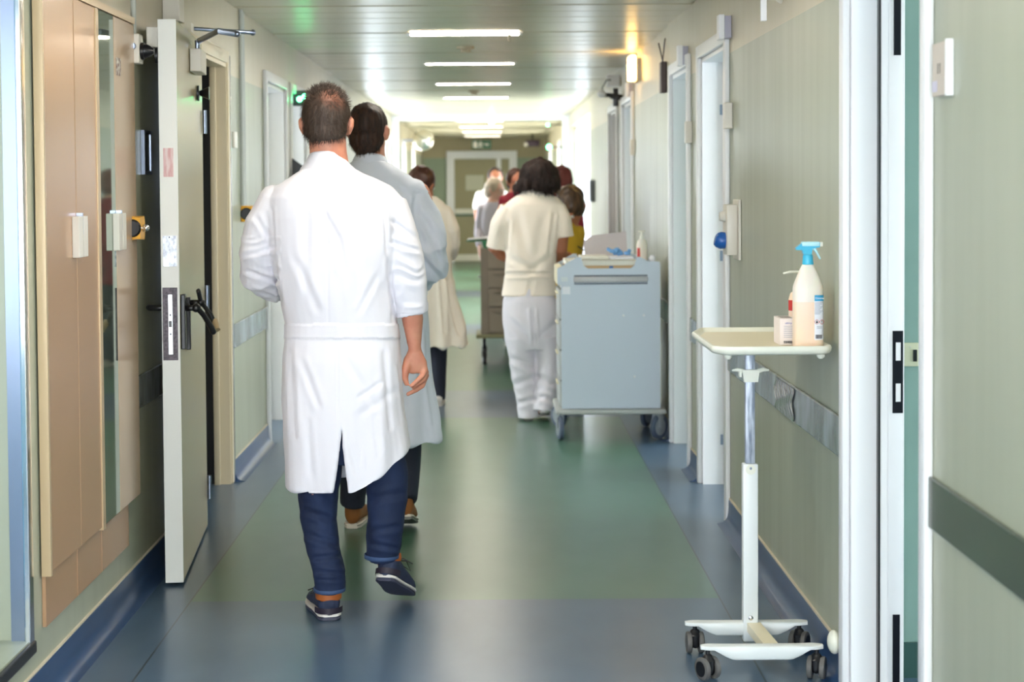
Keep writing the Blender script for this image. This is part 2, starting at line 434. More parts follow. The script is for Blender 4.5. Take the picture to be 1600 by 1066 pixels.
# recess at the near left
bm = BM()
box(bm, XL-.75, XL-T, .4, 4.72, .10, .205); 
S('trim_1', bm, mat('grey_blue_sill', rgb(120, 142, 156), .25))
bm = BM(); box(bm, XL-.75, XL-.065, 4.622, 4.72, .205, H); box(bm, XL-.85, XL-.75, .3, 4.72, .1, .8); box(bm, XL-.85, XL-.75, .3, 4.72, 2.2, H); box(bm, XL-.85, XL-.75, 3.9, 4.72, .8, 2.2); box(bm, XL-.75, XL-T, .3, .4, .1, H)
S('wall_recess', bm, M_pale); window_x(XL-.80, .3, 3.9, .8, 2.2, M_day3, 3, -1)  # unseen window added to light the recess and the near corridor
S('trim_2', boxm(XL-.052, XL-.006, 4.612, 4.621, .205, H), M_steel)
bm = BM(); box(bm, XL-.012, XL+.006, 4.600, 4.640, .19, H, .004)
S('trim_3', bm, M_chrome)
bm = BM(); box(bm, XL-.02, XL+.012, .4, 4.64, .165, .20, .004)
S('trim_4', bm, M_black)
# skirtings and bumper strips
def segs(ops, y0, y1, keep=()):
    out = []; y = y0
    for (ya, yb, za, zb) in ops:
        if za > 0.11: continue
        if ya > y: out.append((y, ya - .045))
        y = yb + .045
    out.append((y, y1)); return out
def skirting(name, xw, sgn, ops):
    bm = BM()
    for ya, yb in segs(ops, YB, YE):
        pts = [(0, .105), (.006, .105), (.009, .098), (.010, .05), (.014, .03), (.022, .016), (.036, .006), (.058, .0015), (.058, 0), (0, 0)]
        prism(bm, [(xw - sgn*px_, pz) for px_, pz in pts], 'y', ya, yb)
    o = S(name, bm, M_navy, smooth=40)
    bm = BM()
    for ya, yb in segs(ops, YB, YE): box(bm, *sorted((xw, xw - sgn*.008)), ya, yb, .1055, .111)
    S('sealant', bm, M_edge, o)
skirting('baseboard_right', XR, 1, OPR); skirting('baseboard_left', XL, -1, OPL)
bm = BM()
for ya, yb in ((XR+T, 4.2),): box(bm, ya, yb, 4.888, 4.90, 0, .105)
S('baseboard_room', bm, mat('dark_green_skirting', rgb(58, 92, 88), .4))
TN = [4]
def strip(xw, sgn, ya, yb, m):
    TN[0] += 1
    return S('trim_%d' % TN[0], box(BM(), *sorted((xw, xw - sgn*.012)), ya, yb, .665, .785, .004), m)
strip(XR, 1, YB, 3.87, M_band)
b2 = strip(XR, 1, 4.81, 7.16, M_bandL)
strip(XR, 1, 8.17, 8.54, M_bandL); strip(XR, 1, 9.46, 11.94, M_bandL); strip(XR, 1, 14.4, 17.2, M_bandL)
strip(XL, -1, 5.95, 7.12, M_bandL); strip(XL, -1, 8.27, 9.52, M_bandL); strip(XL, -1, 11.65, 13.55, M_bandL); strip(XL, -1, 14.55, 17.2, M_bandL)
# crinkled silver tape patch on the strip
bm = BM(); N = 26; RR = []
for j in range(9):
    z = .668 + .112*j/8; r = []
    for i in range(N+1):
        yy = 5.58 + .34*i/N - .02*math.sin(j*1.1+i*.2)
        r.append(Vector((XR-.0125-.002-.006*abs(math.sin(i*.9+.5*math.sin(j*.8)))*(.4+.6*math.sin(PI*j/8)), yy, z)))
    RR.append(r)
rings(bm, RR, closed=False, cap=False)
mk('silver_tape', bm, mat('silver_foil', rgb(205, 200, 205), .18, 1.0), b2, smooth=True)

# door frames lining the openings
DN = [0]
def door_frame(side, ya, yb, zt=2.09, m=None, cw=.045, depth=.15, pr=.022):
    """lining, casings and a rebate strip"""
    DN[0] += 1; xw = XR if side > 0 else XL; s = side; m = m or M_white
    bm = BM(); t = .03
    x0, x1 = sorted((xw, xw + s*depth))
    box(bm, x0, x1, ya, ya+t, 0, zt); box(bm, x0, x1, yb-t, yb, 0, zt); box(bm, x0, x1, ya+t, yb-t, zt-t, zt)
    x0, x1 = sorted((xw + s*min(.10, depth-.03), xw + s*min(.14, depth-.002)))   # stop strip
    box(bm, x0, x1, ya+t, ya+t+.02, 0, zt-t, .002); box(bm, x0, x1, yb-t-.02, yb-t, 0, zt-t, .002)
    x0, x1 = sorted((xw, xw - s*pr))
    box(bm, x0, x1, ya-cw, ya+.012, 0, zt+.05, min(.006, pr*.4)); box(bm, x0, x1, yb-.012, yb+cw, 0, zt+.05, min(.006, pr*.4))
    box(bm, x0, x1, ya+.0125, yb-.0125, zt-.01, zt+.05, min(.004, pr*.3))
    return S('door_%d' % DN[0], bm, m, smooth=40)
M_plate = mat('dark_strike_plate', rgb(44, 44, 52), .3, .8)
def strike(par, s, xw, yb, z, h=.10, w_=.03, off=.115):
    bm = box(BM(), *sorted((xw + s*off, xw + s*(off+w_))), yb-.054, yb-.051, z-h/2, z+h/2, .001)
    o = mk('strike_plate', bm, M_plate, par, label='dark metal strike plate')
    for k in (-1, 1):
        mk('slot', boxm(*sorted((xw+s*(off+.3*w_), xw+s*(off+.75*w_))), yb-.0555, yb-.054, z+k*h*.25-h*.11, z+k*h*.25+h*.11), M_white, o)
    return o
R1 = door_frame(1, 3.90, 4.77, 2.30 if False else 2.10)
# second white post and rubber seal in the near right opening
mk('seal', boxm(XR+.072, XR+.077, 4.715, 4.741, 0, 2.07), M_black, R1, label='thin black rubber seal')
mk('jamb_post', boxm(XR+.0775, XR+.147, 4.722, 4.745, 0, 2.07, .003), M_white, R1)
strike(R1, 1, XR, 4.77, 1.47-(585-290)/548, .235, .030, .112)
mk('bolt_plate', boxm(XR+.114, XR+.134, 4.716, 4.721, 1.83, 2.03), M_plate, R1, label='dark bolt plate high on the jamb')
mk('bolt_plate', boxm(XR+.114, XR+.134, 4.716, 4.721, .02, .235), M_plate, R1, label='dark bolt plate low on the jamb')
for (ya, yb) in ((7.20, 8.13), (8.58, 9.42), (11.98, 12.88), (13.45, 14.35), (24.4, 25.3), (28.0, 28.9)):
    d = door_frame(1, ya, yb)
    if ya < 12:
        for zz in (1.83, 1.12, .22): mk('strike_plate', boxm(XR+.086, XR+.099, yb-.033, yb-.030, zz-.025, zz+.025), M_steel, d)
L1 = door_frame(-1, 7.18, 8.22, 2.09, M_cream, depth=.08, cw=.03, pr=.008)
mk('gap_shade_strip', boxm(XL-.146, XL-.081, 8.200, 8.219, 0, 2.07), M_black, L1, label='black strip painted as the shade of the door gap')  # black strip puts the deep shade of the opening into colour
for (ya, yb) in ((9.56, 10.50), (10.72, 11.60), (13.6, 14.5), (24.0, 24.9), (27.0, 27.9)): door_frame(-1, ya, yb)
TN[0] += 1; S('trim_%d' % TN[0], boxm(XL-.004, XL+.012, 8.252, 8.264, 0, 2.12, .003), M_chrome)
# glowing panes added to brighten the far end, then closed white leaves
window_x(XR+.11, 24.43, 25.27, .003, 2.058, M_day2, 1, 1); window_x(XR+.11, 28.03, 28.87, .003, 2.058, M_day2, 1, 1)
window_x(XL-.11, 24.03, 24.87, .003, 2.058, M_day2, 1, -1); window_x(XL-.11, 27.03, 27.87, .003, 2.058, M_day2, 1, -1)
for (s, ya, yb) in ((1, 13.48, 14.32), (-1, 13.63, 14.47)):
    DN[0] += 1; xw = XR if s > 0 else XL
    d = S('door_%d' % DN[0], boxm(*sorted((xw+s*.055, xw+s*.095)), ya, yb, .005, 2.058, .002), M_white)
    bm = BM(); xx = xw + s*.055; cyl(bm, (xx, ya+.08, 1.0), (xx-s*.05, ya+.08, 1.0), .009); cyl(bm, (xx-s*.05, ya+.075, 1.0), (xx-s*.05, ya+.19, 1.0), .009)
    mk('door_handle', bm, M_steel, d, smooth=40)
# portal frame across the corridor beyond the windows
bm = BM(); box(bm, XL, XL+.09, 21.75, 21.9, 0, H); box(bm, XR-.09, XR, 21.75, 21.9, 0, H); box(bm, XL+.09, XR-.09, 21.75, 21.9, H-.06, H)
TN[0] += 1; S('trim_%d' % TN[0], bm, M_white)
# end door: white frame, olive leaf with push bar, narrow side leaf
def EX(px): return (px-768)/2600*YE
def EZ(py): return 1.47-(py-290)/2600*YE
bm = BM(); fw = .15
xa, xb = EX(698), EX(808); zt = EZ(236)
box(bm, xa, xa+fw, YE-.08, YE, 0, zt); box(bm, xb-fw, xb, YE-.08, YE, 0, zt); box(bm, xa+fw, xb-fw, YE-.08, YE, zt-fw, zt)
box(bm, EX(776), EX(783), YE-.06, YE, 0, zt-fw); 
DN[0] += 1; ed = S('door_%d' % DN[0], bm, M_white)
mk('door_leaf', boxm(xa+fw+.003, EX(776)-.003, YE-.05, YE-.002, .01, zt-fw-.004), M_door_olive, ed, label='olive door leaf')
mk('side_leaf', boxm(EX(783)+.003, xb-fw-.003, YE-.05, YE-.002, .01, zt-fw-.004), M_door_olive, ed)
mk('kick_plate', boxm(xa+fw+.01, EX(776)-.01, YE-.056, YE-.051, .02, .15), M_plasterw, ed)
mk('push_bar', boxm(xa+fw+.01, EX(752), YE-.12, YE-.075, EZ(334), EZ(326), .01), M_plasterw, ed)
mk('bar_rail', boxm(xa+fw+.01, EX(752), YE-.074, YE-.051, EZ(337), EZ(333)), mat('green_plastic', rgb(40, 92, 70), .4), ed)
mk('notice', boxm(EX(728), EX(756), YE-.054, YE-.051, EZ(297), EZ(274)), mat('pale_notice_paper', rgb(196, 196, 176), .6), ed)
mk('round_lock', cyl(BM(), (EX(745), YE-.051, EZ(315)), (EX(745), YE-.075, EZ(315)), .07), M_plasterw, ed)

# ---------------------------------------------------------------- ceiling fittings
for i, yy in enumerate((0.4, 2.8, 5.2, 7.6, 10.0, 12.4, 14.85, 17.2, 23.4, 25.8, 28.2, 30.6)):  # lamps beyond the portal are added to brighten the corridor end
    loc = (-.155, yy, H)
    near = ['ceiling light behind the viewer', 'second ceiling light from the viewer'][i] if i < 2 else None
    lab = {2: 'recessed strip light in the ceiling above the near overbed table', 3: 'recessed strip light in the ceiling just above the two men in coats',
           4: 'nearest and longest-looking lit strip light on the ceiling', 5: 'second lit strip light on the ceiling, behind the nearest',
           6: 'third lit strip light on the ceiling', 7: 'faint fourth strip light on the ceiling, before the windows',
           8: 'added strip light on the ceiling beyond the white portal', 9: 'added strip light on the ceiling midway between the white portal and the end door', 10: 'last added strip light but one on the ceiling before the end door', 11: 'farthest added strip light on the ceiling, right before the end door'}.get(i, near)
    t = empty('ceiling_light', loc, lab, 'ceiling light', 'strip lights in a row along the ceiling')
    bm = BM(); x0, x1 = -.155-.325, -.155+.325
    for (a, b, c, d) in ((x0-.02, x1+.02, yy-.07, yy-.05), (x0-.02, x1+.02, yy+.05, yy+.07), (x0-.02, x0, yy-.05, yy+.05), (x1, x1+.02, yy-.05, yy+.05)):
        box(bm, a, b, c, d, H-.012, H)
    mk('frame', bm, M_white, t)
    mk('diffuser', boxm(x0+.001, x1-.001, yy-.049, yy+.049, H-.010, H-.001), M_lamp if yy < 9 else M_lampd if yy < 20 else M_lampf, t)
M_beige = mat('beige_plastic', rgb(205, 190, 165), .45)
for (px_, py_, yy, lab) in ((727, 76, 11.0, 'round smoke detector on the ceiling between the two nearest strip lights'), (741, 143, 16.1, 'smaller round smoke detector on the ceiling beyond the third strip light')):
    p = P(px_, py_, yy); t = empty('smoke_detector', (p.x, yy, H), lab, 'smoke detector', 'smoke detectors on the ceiling')
    mk('base', lathe(BM(), (p.x, yy, H-.015), [(.056, 0), (.058, .004), (.058, .015)]), M_beige, t, smooth=40)
    mk('sensor', lathe(BM(), (p.x, yy, H-.042), [(.01, 0), (.030, .002), (.036, .010), (.036, .02), (.044, .026)]), M_beige, t, smooth=40)
def sm(name, bm, m, label, cat, group=None, smooth=False, **k): return mk(name, bm, m, None, smooth, label, cat, group, **k)
# small spot with its clip hanging from the first strip light
t = empty('hanging_tag', P(796, 50, 9.85), 'small cream tag dangling from the nearest ceiling strip light', 'tag')
p = P(796, 56, 9.85); mk('cord', cyl(BM(), (p.x, 9.86, p.z+.01), (p.x, 9.86, H), .002, n=8), M_beige, t)
mk('tab', boxm(p.x-.008, p.x+.008, 9.855, 9.865, p.z-.035, p.z+.012, .003), M_beige, t)
p = P(768, 188, 21.7); sm('lit_bulb', ball(BM(), (p.x, 21.68, H-.09), .035), mat('warm_bulb', rgb(255, 225, 150), .5, emit=8, emitcol=(1, .8, .45, 1)), 'small warm glowing bulb on the white portal beam', 'light bulb', smooth=True)
# ---------------------------------------------------------------- wall fittings, left side
M_greyw = mat('warm_white_metal', rgb(222, 216, 204), .35)
M_mirror = mat('bronze_gloss', rgb(188, 150, 116), .24, .25)
M_mirror2 = mat('beige_gloss', rgb(206, 178, 150), .2, .15)
M_mirror3 = mat('dark_mirror', rgb(150, 165, 150), .04, .85)
M_bronzeedge = mat('bronze_edge', rgb(200, 176, 140), .3, .3)
def sL(px): return 2600*(-XL-.03)/(768-px)      # depth along the left wall of a pixel column
cabx = XL+.03
t = empty('wall_cabinet', (XL, 5.25, .21), 'bronze glossy built-in wall cabinet with four tall doors beside the chrome edge', 'cabinet')
ya, yb = 4.74, 5.93
bm = BM()
box(bm, XL+.001, XL+.012, ya, yb-.10, .21, .385)                     # plinth
for yy in (5.10, 5.42): box(bm, XL+.0125, XL+.014, yy, yy+.006, .212, .37)
mk('plinth', bm, M_mirror, t)
DO = [(4.74, 5.085, M_mirror), (5.092, 5.36, M_mirror), (5.40, 5.625, M_mirror3), (5.632, 5.95, M_mirror2)]
for i, (a, b, m) in enumerate(DO):
    zt = 2.05
    d = mk('cabinet_door', boxm(XL+.006, cabx, a, b, .37, zt, .002), m, t, label=['wide bronze door', 'narrow bronze door', 'dark mirror door', 'beige glossy end door'][i])
mk('edge_strip', boxm(XL+.005, cabx+.004, 5.362, 5.397, .36, 2.05, .001), M_bronzeedge, t)
mk('edge_strip', boxm(XL+.005, cabx+.003, 4.722, 4.738, .36, 2.05, .001), M_bronzeedge, t)
mk('top_rail', boxm(XL+.001, XL+.034, 4.722, 5.95, 2.052, 2.075), M_bronzeedge, t)
for yy in (5.088, 5.628):
    h = mk('handle', box(box(BM(), cabx, cabx+.022, yy-.055, yy-.005, 1.26, 1.385, .002), cabx, cabx+.022, yy+.005, yy+.055, 1.26, 1.385, .002), M_greyw, t)
    mk('handle_cap', boxm(cabx+.001, cabx+.020, yy-.0045, yy+.0045, 1.33, 1.395), M_steel, h)
zz = 1.47+(290-103)/452
mk('sticker', boxm(cabx+.0002, cabx+.001, 5.66, 5.73, zz-.03, zz+.03), mat('dark_red_print', rgb(110, 70, 60), .5, noise=(60, rgb(220, 215, 205), (1, 1, 1), 1)), t)

# door-hold switch boxes and conduits
M_yel = mat('yellow_plastic', rgb(240, 176, 50), .35)
M_cond = mat('grey_conduit', rgb(176, 180, 172), .45)
M_glow = mat('green_led', rgb(60, 255, 120), .4, emit=14, emitcol=(.1, 1, .35, 1))
def call_box(y, z, lab):
    t = empty('release_button', (XL, y, z-.035), lab, 'button box', 'yellow door release boxes on the left wall')
    mk('back_box', boxm(XL+.001, XL+.035, y-.045, y+.045, z-.042, z+.042, .004), M_yel, t, smooth=40)
    mk('front_cover', prism(BM(), [(y-.045, z-.038), (y+.03, z-.042), (y+.04, z-.02), (y+.04, z+.02), (y+.03, z+.042), (y-.045, z+.038)], 'x', XL+.0355, XL+.058), M_yel, t)
    mk('round_dial', tube(BM(), [(XL+.03, y-.046, z), (XL+.03, y-.052, z)], [.032, .026], 24, rnd=False), M_black, t, smooth=40, label='black round dial')
    bm = BM(); cyl(bm, (XL+.0585, y, z), (XL+.066, y, z), .013); ball(bm, (XL+.070, y, z), .012)
    mk('push_button', bm, M_chrome, t, smooth=40, label='chrome push button')
y1 = 5.80; z1 = 1.47-(354-290)/450
call_box(y1+.12, z1, 'yellow release box with black dial beside the cabinet, nearer one')
y2 = 8.66; z2 = 1.47-(333-290)/312
call_box(y2, z2, 'yellow release box with black dial left of the front man, farther one')
def conduit(y, z0, z1_, r, lab, sleeve=None):
    t = empty('conduit', (XL, y, z0), lab, 'conduit pipe', 'conduits on the left wall')
    mk('pipe', cyl(BM(), (XL+r+.002, y, z0), (XL+r+.002, y, z1_), r), M_cond, t, smooth=40)
    zz = (sleeve or z0+.03); mk('sleeve', cyl(BM(), (XL+r+.002, y, zz-.03), (XL+r+.002, y, zz+.03), r*1.25), M_cond, t, smooth=40)
conduit(y1+.13, z1+.045, 1.99, .008, 'thin grey conduit running down to the nearer yellow box')
conduit(y2-.04, z2+.045, H, .011, 'thick grey conduit running from ceiling to the farther yellow box')
conduit(y2+.06, z2+.045, H, .007, 'thin grey conduit beside the thick one on the left wall')
# magnet hold-open box
t = empty('door_magnet', (XL, 5.98, 1.90), 'white wall box with black round magnet holding the open door', 'door magnet')
mk('box', boxm(XL+.001, XL+.048, 5.95, 6.02, 1.915, 2.02, .004), M_greyw, t)
mk('key_lock', tube(BM(), [(XL+.025, 5.949, 1.975), (XL+.025, 5.940, 1.975)], [.013, .011], rnd=False), M_steel, t, smooth=40)
bm = BM(); tube(bm, [(XL+.049, 5.985, 1.96), (XL+.060, 5.985, 1.96), (XL+.061, 5.985, 1.96), (XL+.074, 5.985, 1.96), (XL+.094, 5.985, 1.96)], [.031, .031, .026, .023, .010], 24, rnd=False)
mk('magnet', bm, M_black, t, smooth=40)
mk('pipe', cyl(BM(), (XL+.022, 5.985, 2.021), (XL+.022, 5.985, H), .010), M_cond, t, smooth=40)
# slim steel-framed glass panel on wall behind the open leaf
t = empty('vision_panel', (XL, 6.45, 1.58), 'small dark steel-framed panel on the wall behind the open door', 'wall panel')
mk('glass', boxm(XL+.001, XL+.012, 6.20, 6.29, 1.535, 1.67), mat('dark_glass', rgb(50, 60, 70), .1), t)
bm = BM(); box(bm, XL+.001, XL+.015, 6.18, 6.199, 1.52, 1.685); box(bm, XL+.001, XL+.015, 6.291, 6.31, 1.52, 1.685); box(bm, XL+.001, XL+.015, 6.2, 6.29, 1.672, 1.685); box(bm, XL+.001, XL+.015, 6.2, 6.29, 1.52, 1.533)
mk('rim', bm, M_steel, t)
TN[0] += 1; S('trim_%d' % TN[0], boxm(XL+.001, XL+.012, 6.60, 6.63, .12, 2.05), M_steel)
# switch plate by the cream frame
sm('light_switch', boxm(XL+.001, XL+.012, 8.37, 8.47, 1.67, 1.75, .002), M_greyw, 'small cream switch plate above the farther yellow box', 'switch')

# open door leaf
M_leafface = mat('cream_leaf_laminate', rgb(198, 184, 146), .22)
M_leafwhite = mat('leaf_edge_white', rgb(234, 234, 228), .4)
th = .066; yn, yf = 6.10, 7.14
# leaf is swung open: far (hinge) edge on the wall, near edge a hand's breadth out
A = Vector((-1.148, yn, 0)); B = Vector((-1.235, yf, 0)); u = (B-A).normalized(); nrm = Vector((u.y, -u.x, 0))  # nrm points to corridor
def leafp(a, b, z): return A + u*a + nrm*b + Vector((0, 0, z))
def lbox(a0, a1, b0, b1, z0, z1, bev=0):
    bm = boxm(a0, a1, b0, b1, z0, z1, bev)
    M = Matrix((u, nrm, Vector((0, 0, 1)))).transposed().to_4x4(); M.translation = A
    bm.transform(M); return bm
LL = (B-A).length
t = empty('open_door', (-1.18, 6.68, .01), 'white-edged heavy door swung open against the left wall', 'door')
mk('door_leaf', lbox(.004, LL, -th+.001, -.001, .012, 2.085, .002), M_leafface, t, label='cream laminate leaf')
mk('leaf_edge', lbox(-.002, .0038, -th, 0, .012, 2.085, .001), M_leafwhite, t, label='white front edge')
zc = lambda py, Y=6.1: 1.47-(py-290)/2600*Y
lp = mk('lock_plate', lbox(-.0035, -.0021, -th+.004, -.008, zc(560), zc(446)), mat('dark_speckled_plate', rgb(74, 64, 70), .4, .5, noise=(120, rgb(30, 26, 30), (1, 1, 1), 1)), t)
bm = lbox(-.0055, -.0036, -th+.024, -.026, zc(551), zc(457), .0009); mk('lock_face', bm, mat('brushed_alu', rgb(215, 218, 220), .35, .7), lp)
mk('latch', lbox(-.0068, -.0056, -.040, -.029, zc(508), zc(498)), M_black, lp)
for py_ in (489, 519): mk('screw', lbox(-.0066, -.0056, -.037, -.031, zc(py_+1.5), zc(py_-1.5)), M_plate, lp)
pk = mk('pink_sticker', lbox(-.0032, -.0021, -th+.014, -.016, zc(273), zc(228)), mat('faded_pink_paper', rgb(236, 214, 212), .6, noise=(90, rgb(214, 150, 150), (1, 1, .2), .7)), t)
rp = mk('rating_plate', lbox(-.0032, -.0021, -th+.008, -.008, zc(413), zc(365)), mat('metal_rating_plate', rgb(196, 200, 206), .35, .4, noise=(110, rgb(110, 112, 122), (1, 1, .6), .8)), t)
mk('screw', lbox(-.004, -.0033, -th+.03, -.032, zc(368.5), zc(366)), M_plate, rp)
# lever handle pulls: escutcheons and bent levers on the corridor face, lever on the wall face
e1 = mk('escutcheon', lbox(.03, .075, 0, .016, zc(545), zc(458), .003), M_black, t)
bm = BM()
p0 = leafp(.05, .055, zc(480)); ball(bm, p0, .017); cyl(bm, leafp(.05, .016, zc(480)), p0, .011)
tube(bm, [leafp(.05, .06, zc(481)), leafp(.07, .080, zc(492)), leafp(.09, .105, zc(512)), leafp(.095, .112, zc(520))], [(.010, .012), (.010, .012), (.011, .013), (.012, .012)], 12)
mk('lever', bm, M_black, e1, smooth=True)
e2 = mk('pull_bracket', lbox(.22, .25, 0, .016, zc(545, 6.3), zc(462, 6.3), .003), M_black, t)
bm = BM()
p0 = leafp(.235, .055, zc(471, 6.3)); ball(bm, p0, .016); cyl(bm, leafp(.235, .016, zc(471, 6.3)), p0, .011)
tube(bm, [leafp(.2, .05, zc(452, 6.3)), p0 + Vector((0, 0, .004)), leafp(.25, .09, zc(490, 6.3)), leafp(.25, .105, zc(505, 6.3))], [(.009, .012)]*4, 12)
mk('lever', bm, M_black, e2, smooth=True)
mk('grip_end', tube(BM(), [leafp(.25, .106, zc(500, 6.3)), leafp(.22, .118, zc(514, 6.3))], [.012, .012], 12, rnd=False), M_bronzeedge, e2, smooth=40)
bm = BM(); tube(bm, [leafp(.05, -th, zc(479)), leafp(.05, -th-.05, zc(479)), leafp(.07, -th-.055, zc(479))], [.011, .011, .011], 12); mk('wall_side_lever', bm, M_black, t, smooth=True)
mk('hold_catch', tube(BM(), [leafp(.02, -th-.001, 1.955), leafp(.02, -th-.012, 1.955)], [.03, .03], 20, rnd=False), M_black, t, smooth=40)
mk('closer_body', lbox(.03, .28, -th-.045, -th-.001, 1.985, 2.06, .003), M_greyw, t)
mk('top_box', lbox(.50, .74, .001, .045, 1.93, 2.02, .003), M_greyw, t)
bm = BM(); cyl(bm, leafp(.60, .022, 2.021), leafp(.60, .022, 2.06), .010); tube(bm, [leafp(.60, .022, 2.055), leafp(.3, .13, 2.07), leafp(.32, .20, 2.06)], [(.012, .004)]*3, 8); ball(bm, leafp(.32, .20, 2.06), .012)
mk('closer_arm', bm, M_steel, t, smooth=40)
bm = BM(); cyl(bm, leafp(.8, .001, 1.86), leafp(.8, .01, 1.86), .032); tube(bm, [leafp(.8, .011, 1.86), leafp(.8, .02, 1.86), leafp(.8, .05, 1.86)], [.010, .014, .028], 20, rnd=False)
mk('bumper_stop', bm, M_black, t, smooth=40)
for zz in (.18, 1.0, 1.75): mk('hinge', cyl(BM(), leafp(LL-.012, .010, zz-.05), leafp(LL-.012, .010, zz+.05), .009), M_steel, t, smooth=40)
# steel stay arm of the frame reaching into the corridor, with its bracket
t = empty('door_stay', (XL, 7.35, 2.1), 'thin steel stay rod reaching out over the open door', 'door closer arm')
pa = P(290, 44, 7.3); pb = P(395, 51, 7.6)
mk('rod', tube(BM(), [pa, (pa+pb)/2, pb], [.009, .008, .010], 12), M_steel, t, smooth=True)
mk('joint', ball(BM(), pb, .014), M_steel, t, smooth=True)
mk('bracket', boxm(XL+.001, pa.x+.02, 7.25, 7.31, pa.z-.02, pa.z+.02, .003), M_greyw, t)
sm('junction_box', boxm(XL+.001, XL+.07, 6.62, 6.72, 2.13, 2.33, .003), M_greyw, 'white box under the ceiling above the open door', 'junction box')

# green lamps left behind the front man's head
t = empty('exit_lamp', P(478, 158, 10.9), 'small cluster of green glowing lamps left of the front man', 'indicator lamp')
p = P(478, 153, 10.92)
mk('housing', boxm(XL+.001, p.x+.075, 10.94, 11.0, p.z-.05, p.z+.05, .004), M_black, t)
for (px_, py_) in ((468, 155), (476, 151), (485, 150)): q = P(px_, py_, 10.92); mk('lamp', ball(BM(), q, .017), M_glow, t, smooth=True)
# dark monitor partly hidden behind the front man's left shoulder
t = empty('wall_monitor', P(462, 300, 10.6), 'black tilted screen corner showing behind the front man\'s left shoulder', 'screen')
a = P(456, 247, 10.6); b_ = P(476, 262, 10.6)
bm = BM(); prism(bm, [(a.x, a.z), (b_.x+.04, b_.z-.03), (b_.x+.04, a.z-.28), (a.x, a.z-.28)], 'y', 10.60, 10.64); mk('screen', bm, M_black, t)
mk('arm', cyl(BM(), (XL+.001, 10.62, a.z-.2), (a.x+.002, 10.62, a.z-.2), .012), M_black, t)

# convex mirror
t = empty('convex_mirror', P(661, 219, 24.2), 'round convex mirror high on the left wall far down the corridor', 'mirror')
c = P(661, 219, 24.2)
mk('dome', ball(BM(), c, (.155, .07, .155)), mat('mirror_dome', rgb(215, 212, 200), .12, .8), t, smooth=True)
mk('arm', cyl(BM(), (XL, 24.25, c.z), (c.x, 24.25, c.z), .015), M_steel, t)

# ---------------------------------------------------------------- wall fittings, right side
t = empty('room_sign', (XR, 3.76, 1.68), 'beige room plate marked 11 on the near right wall', 'sign')
mk('plate', boxm(XR-.016, XR-.001, 3.70, 3.815, 1.665, 1.785, .002), mat('beige_sign', rgb(205, 192, 180), .4), t)
mk('rim', boxm(XR-.019, XR-.001, 3.690, 3.6995, 1.662, 1.788, .001), M_white, t)
text('numeral', '11', .034, TM((XR-.0165, 3.758, 1.725), (0, -1, 0), (0, 0, 1)), M_black, t)
mk('paper_insert', boxm(XR-.0172, XR-.0165, 3.77, 3.812, 1.675, 1.70), mat('lilac_paper', rgb(214, 208, 224), .6), t)
def lintel_box(y, z, lab):
    t = empty('call_light', (XR, y, z), lab, 'call light', 'white call lights above the right-hand doors')
    mk('housing', boxm(XR-.055, XR-.03, y-.035, y+.035, z, z+.105, .003), M_white, t)
    mk('backplate', boxm(XR-.0295, XR-.001, y-.03, y+.03, z+.005, z+.10, .002), mat('lilac_grey_plastic', rgb(176, 174, 190), .4), t)
lintel_box(7.13, 2.085, 'white call light box above the nearest far door on the right')
lintel_box(8.68, 2.085, 'white call light box beside the dark bracket on the right')
lintel_box(12.05, 2.10, 'small white call light box above the third door on the right')
# number plates next to the frames
for y, lab in ((7.10, 'small cream plate beside the frame left of the blue socket'), (8.52, 'small cream plate on the second frame from the blue socket'), (11.9, 'small cream plate on the wall by the pump bottle, high up')):
    z = 1.76 if y < 8 else 1.735
    sm('door_plate', boxm(XR-.034, XR-.022 if False else XR-.001, y-.03, y+.03, z-.055, z+.055, .002), M_greyw, lab, 'sign', 'small plates beside the right-hand doors')
# blue socket box
t = empty('socket_box', (XR, 6.95, 1.17), 'white wall box with a round blue power socket above the overbed table', 'power socket')
mk('box', boxm(XR-.055, XR-.012, 6.86, 6.98, 1.175, 1.385, .004), M_greyw, t, smooth=40)
mk('backplate', boxm(XR-.0115, XR-.001, 6.83, 7.0, 1.155, 1.405, .003), M_greyw, t)
q = Vector((XR-.055, 6.92, 1.235))
bm = BM(); tube(bm, [q, q+Vector((-.018, 0, .0)), q+Vector((-.034, 0, .002)), q+Vector((-.042, 0, .004))], [.034, .036, .030, .022], 24, rnd=False)
mk('blue_socket', bm, mat('blue_plastic', rgb(36, 96, 176), .3), t, smooth=40, label='round blue socket cap')
bm = BM(); tube(bm, [(XR-.056, 6.92, 1.335), (XR-.078, 6.92, 1.335)], [.024, .018], 20, rnd=False)
mk('knob', bm, M_greyw, t, smooth=40)
# hook bracket at the top
t = empty('wall_hook_rail', P(1205, -10, 5.9), 'white rail end with clips at the top of the right wall', 'rail')
p = P(1193, 33, 5.9); 
bm = BM(); box(bm, p.x-.010, p.x+.010, 5.89, 5.91, p.z, p.z+.12, .001); mk('drop_bar', bm, M_white, t)
mk('cross_rail', boxm(p.x+.0105, XR-.001, 5.89, 5.905, p.z+.074, p.z+.09), M_white, t)
mk('bowl_clip', lathe(BM(), (p.x+.055, 5.87, p.z+.058), [(.004, 0), (.018, .012), (.024, .03), (.024, .05)]), M_greyw, t, smooth=True)
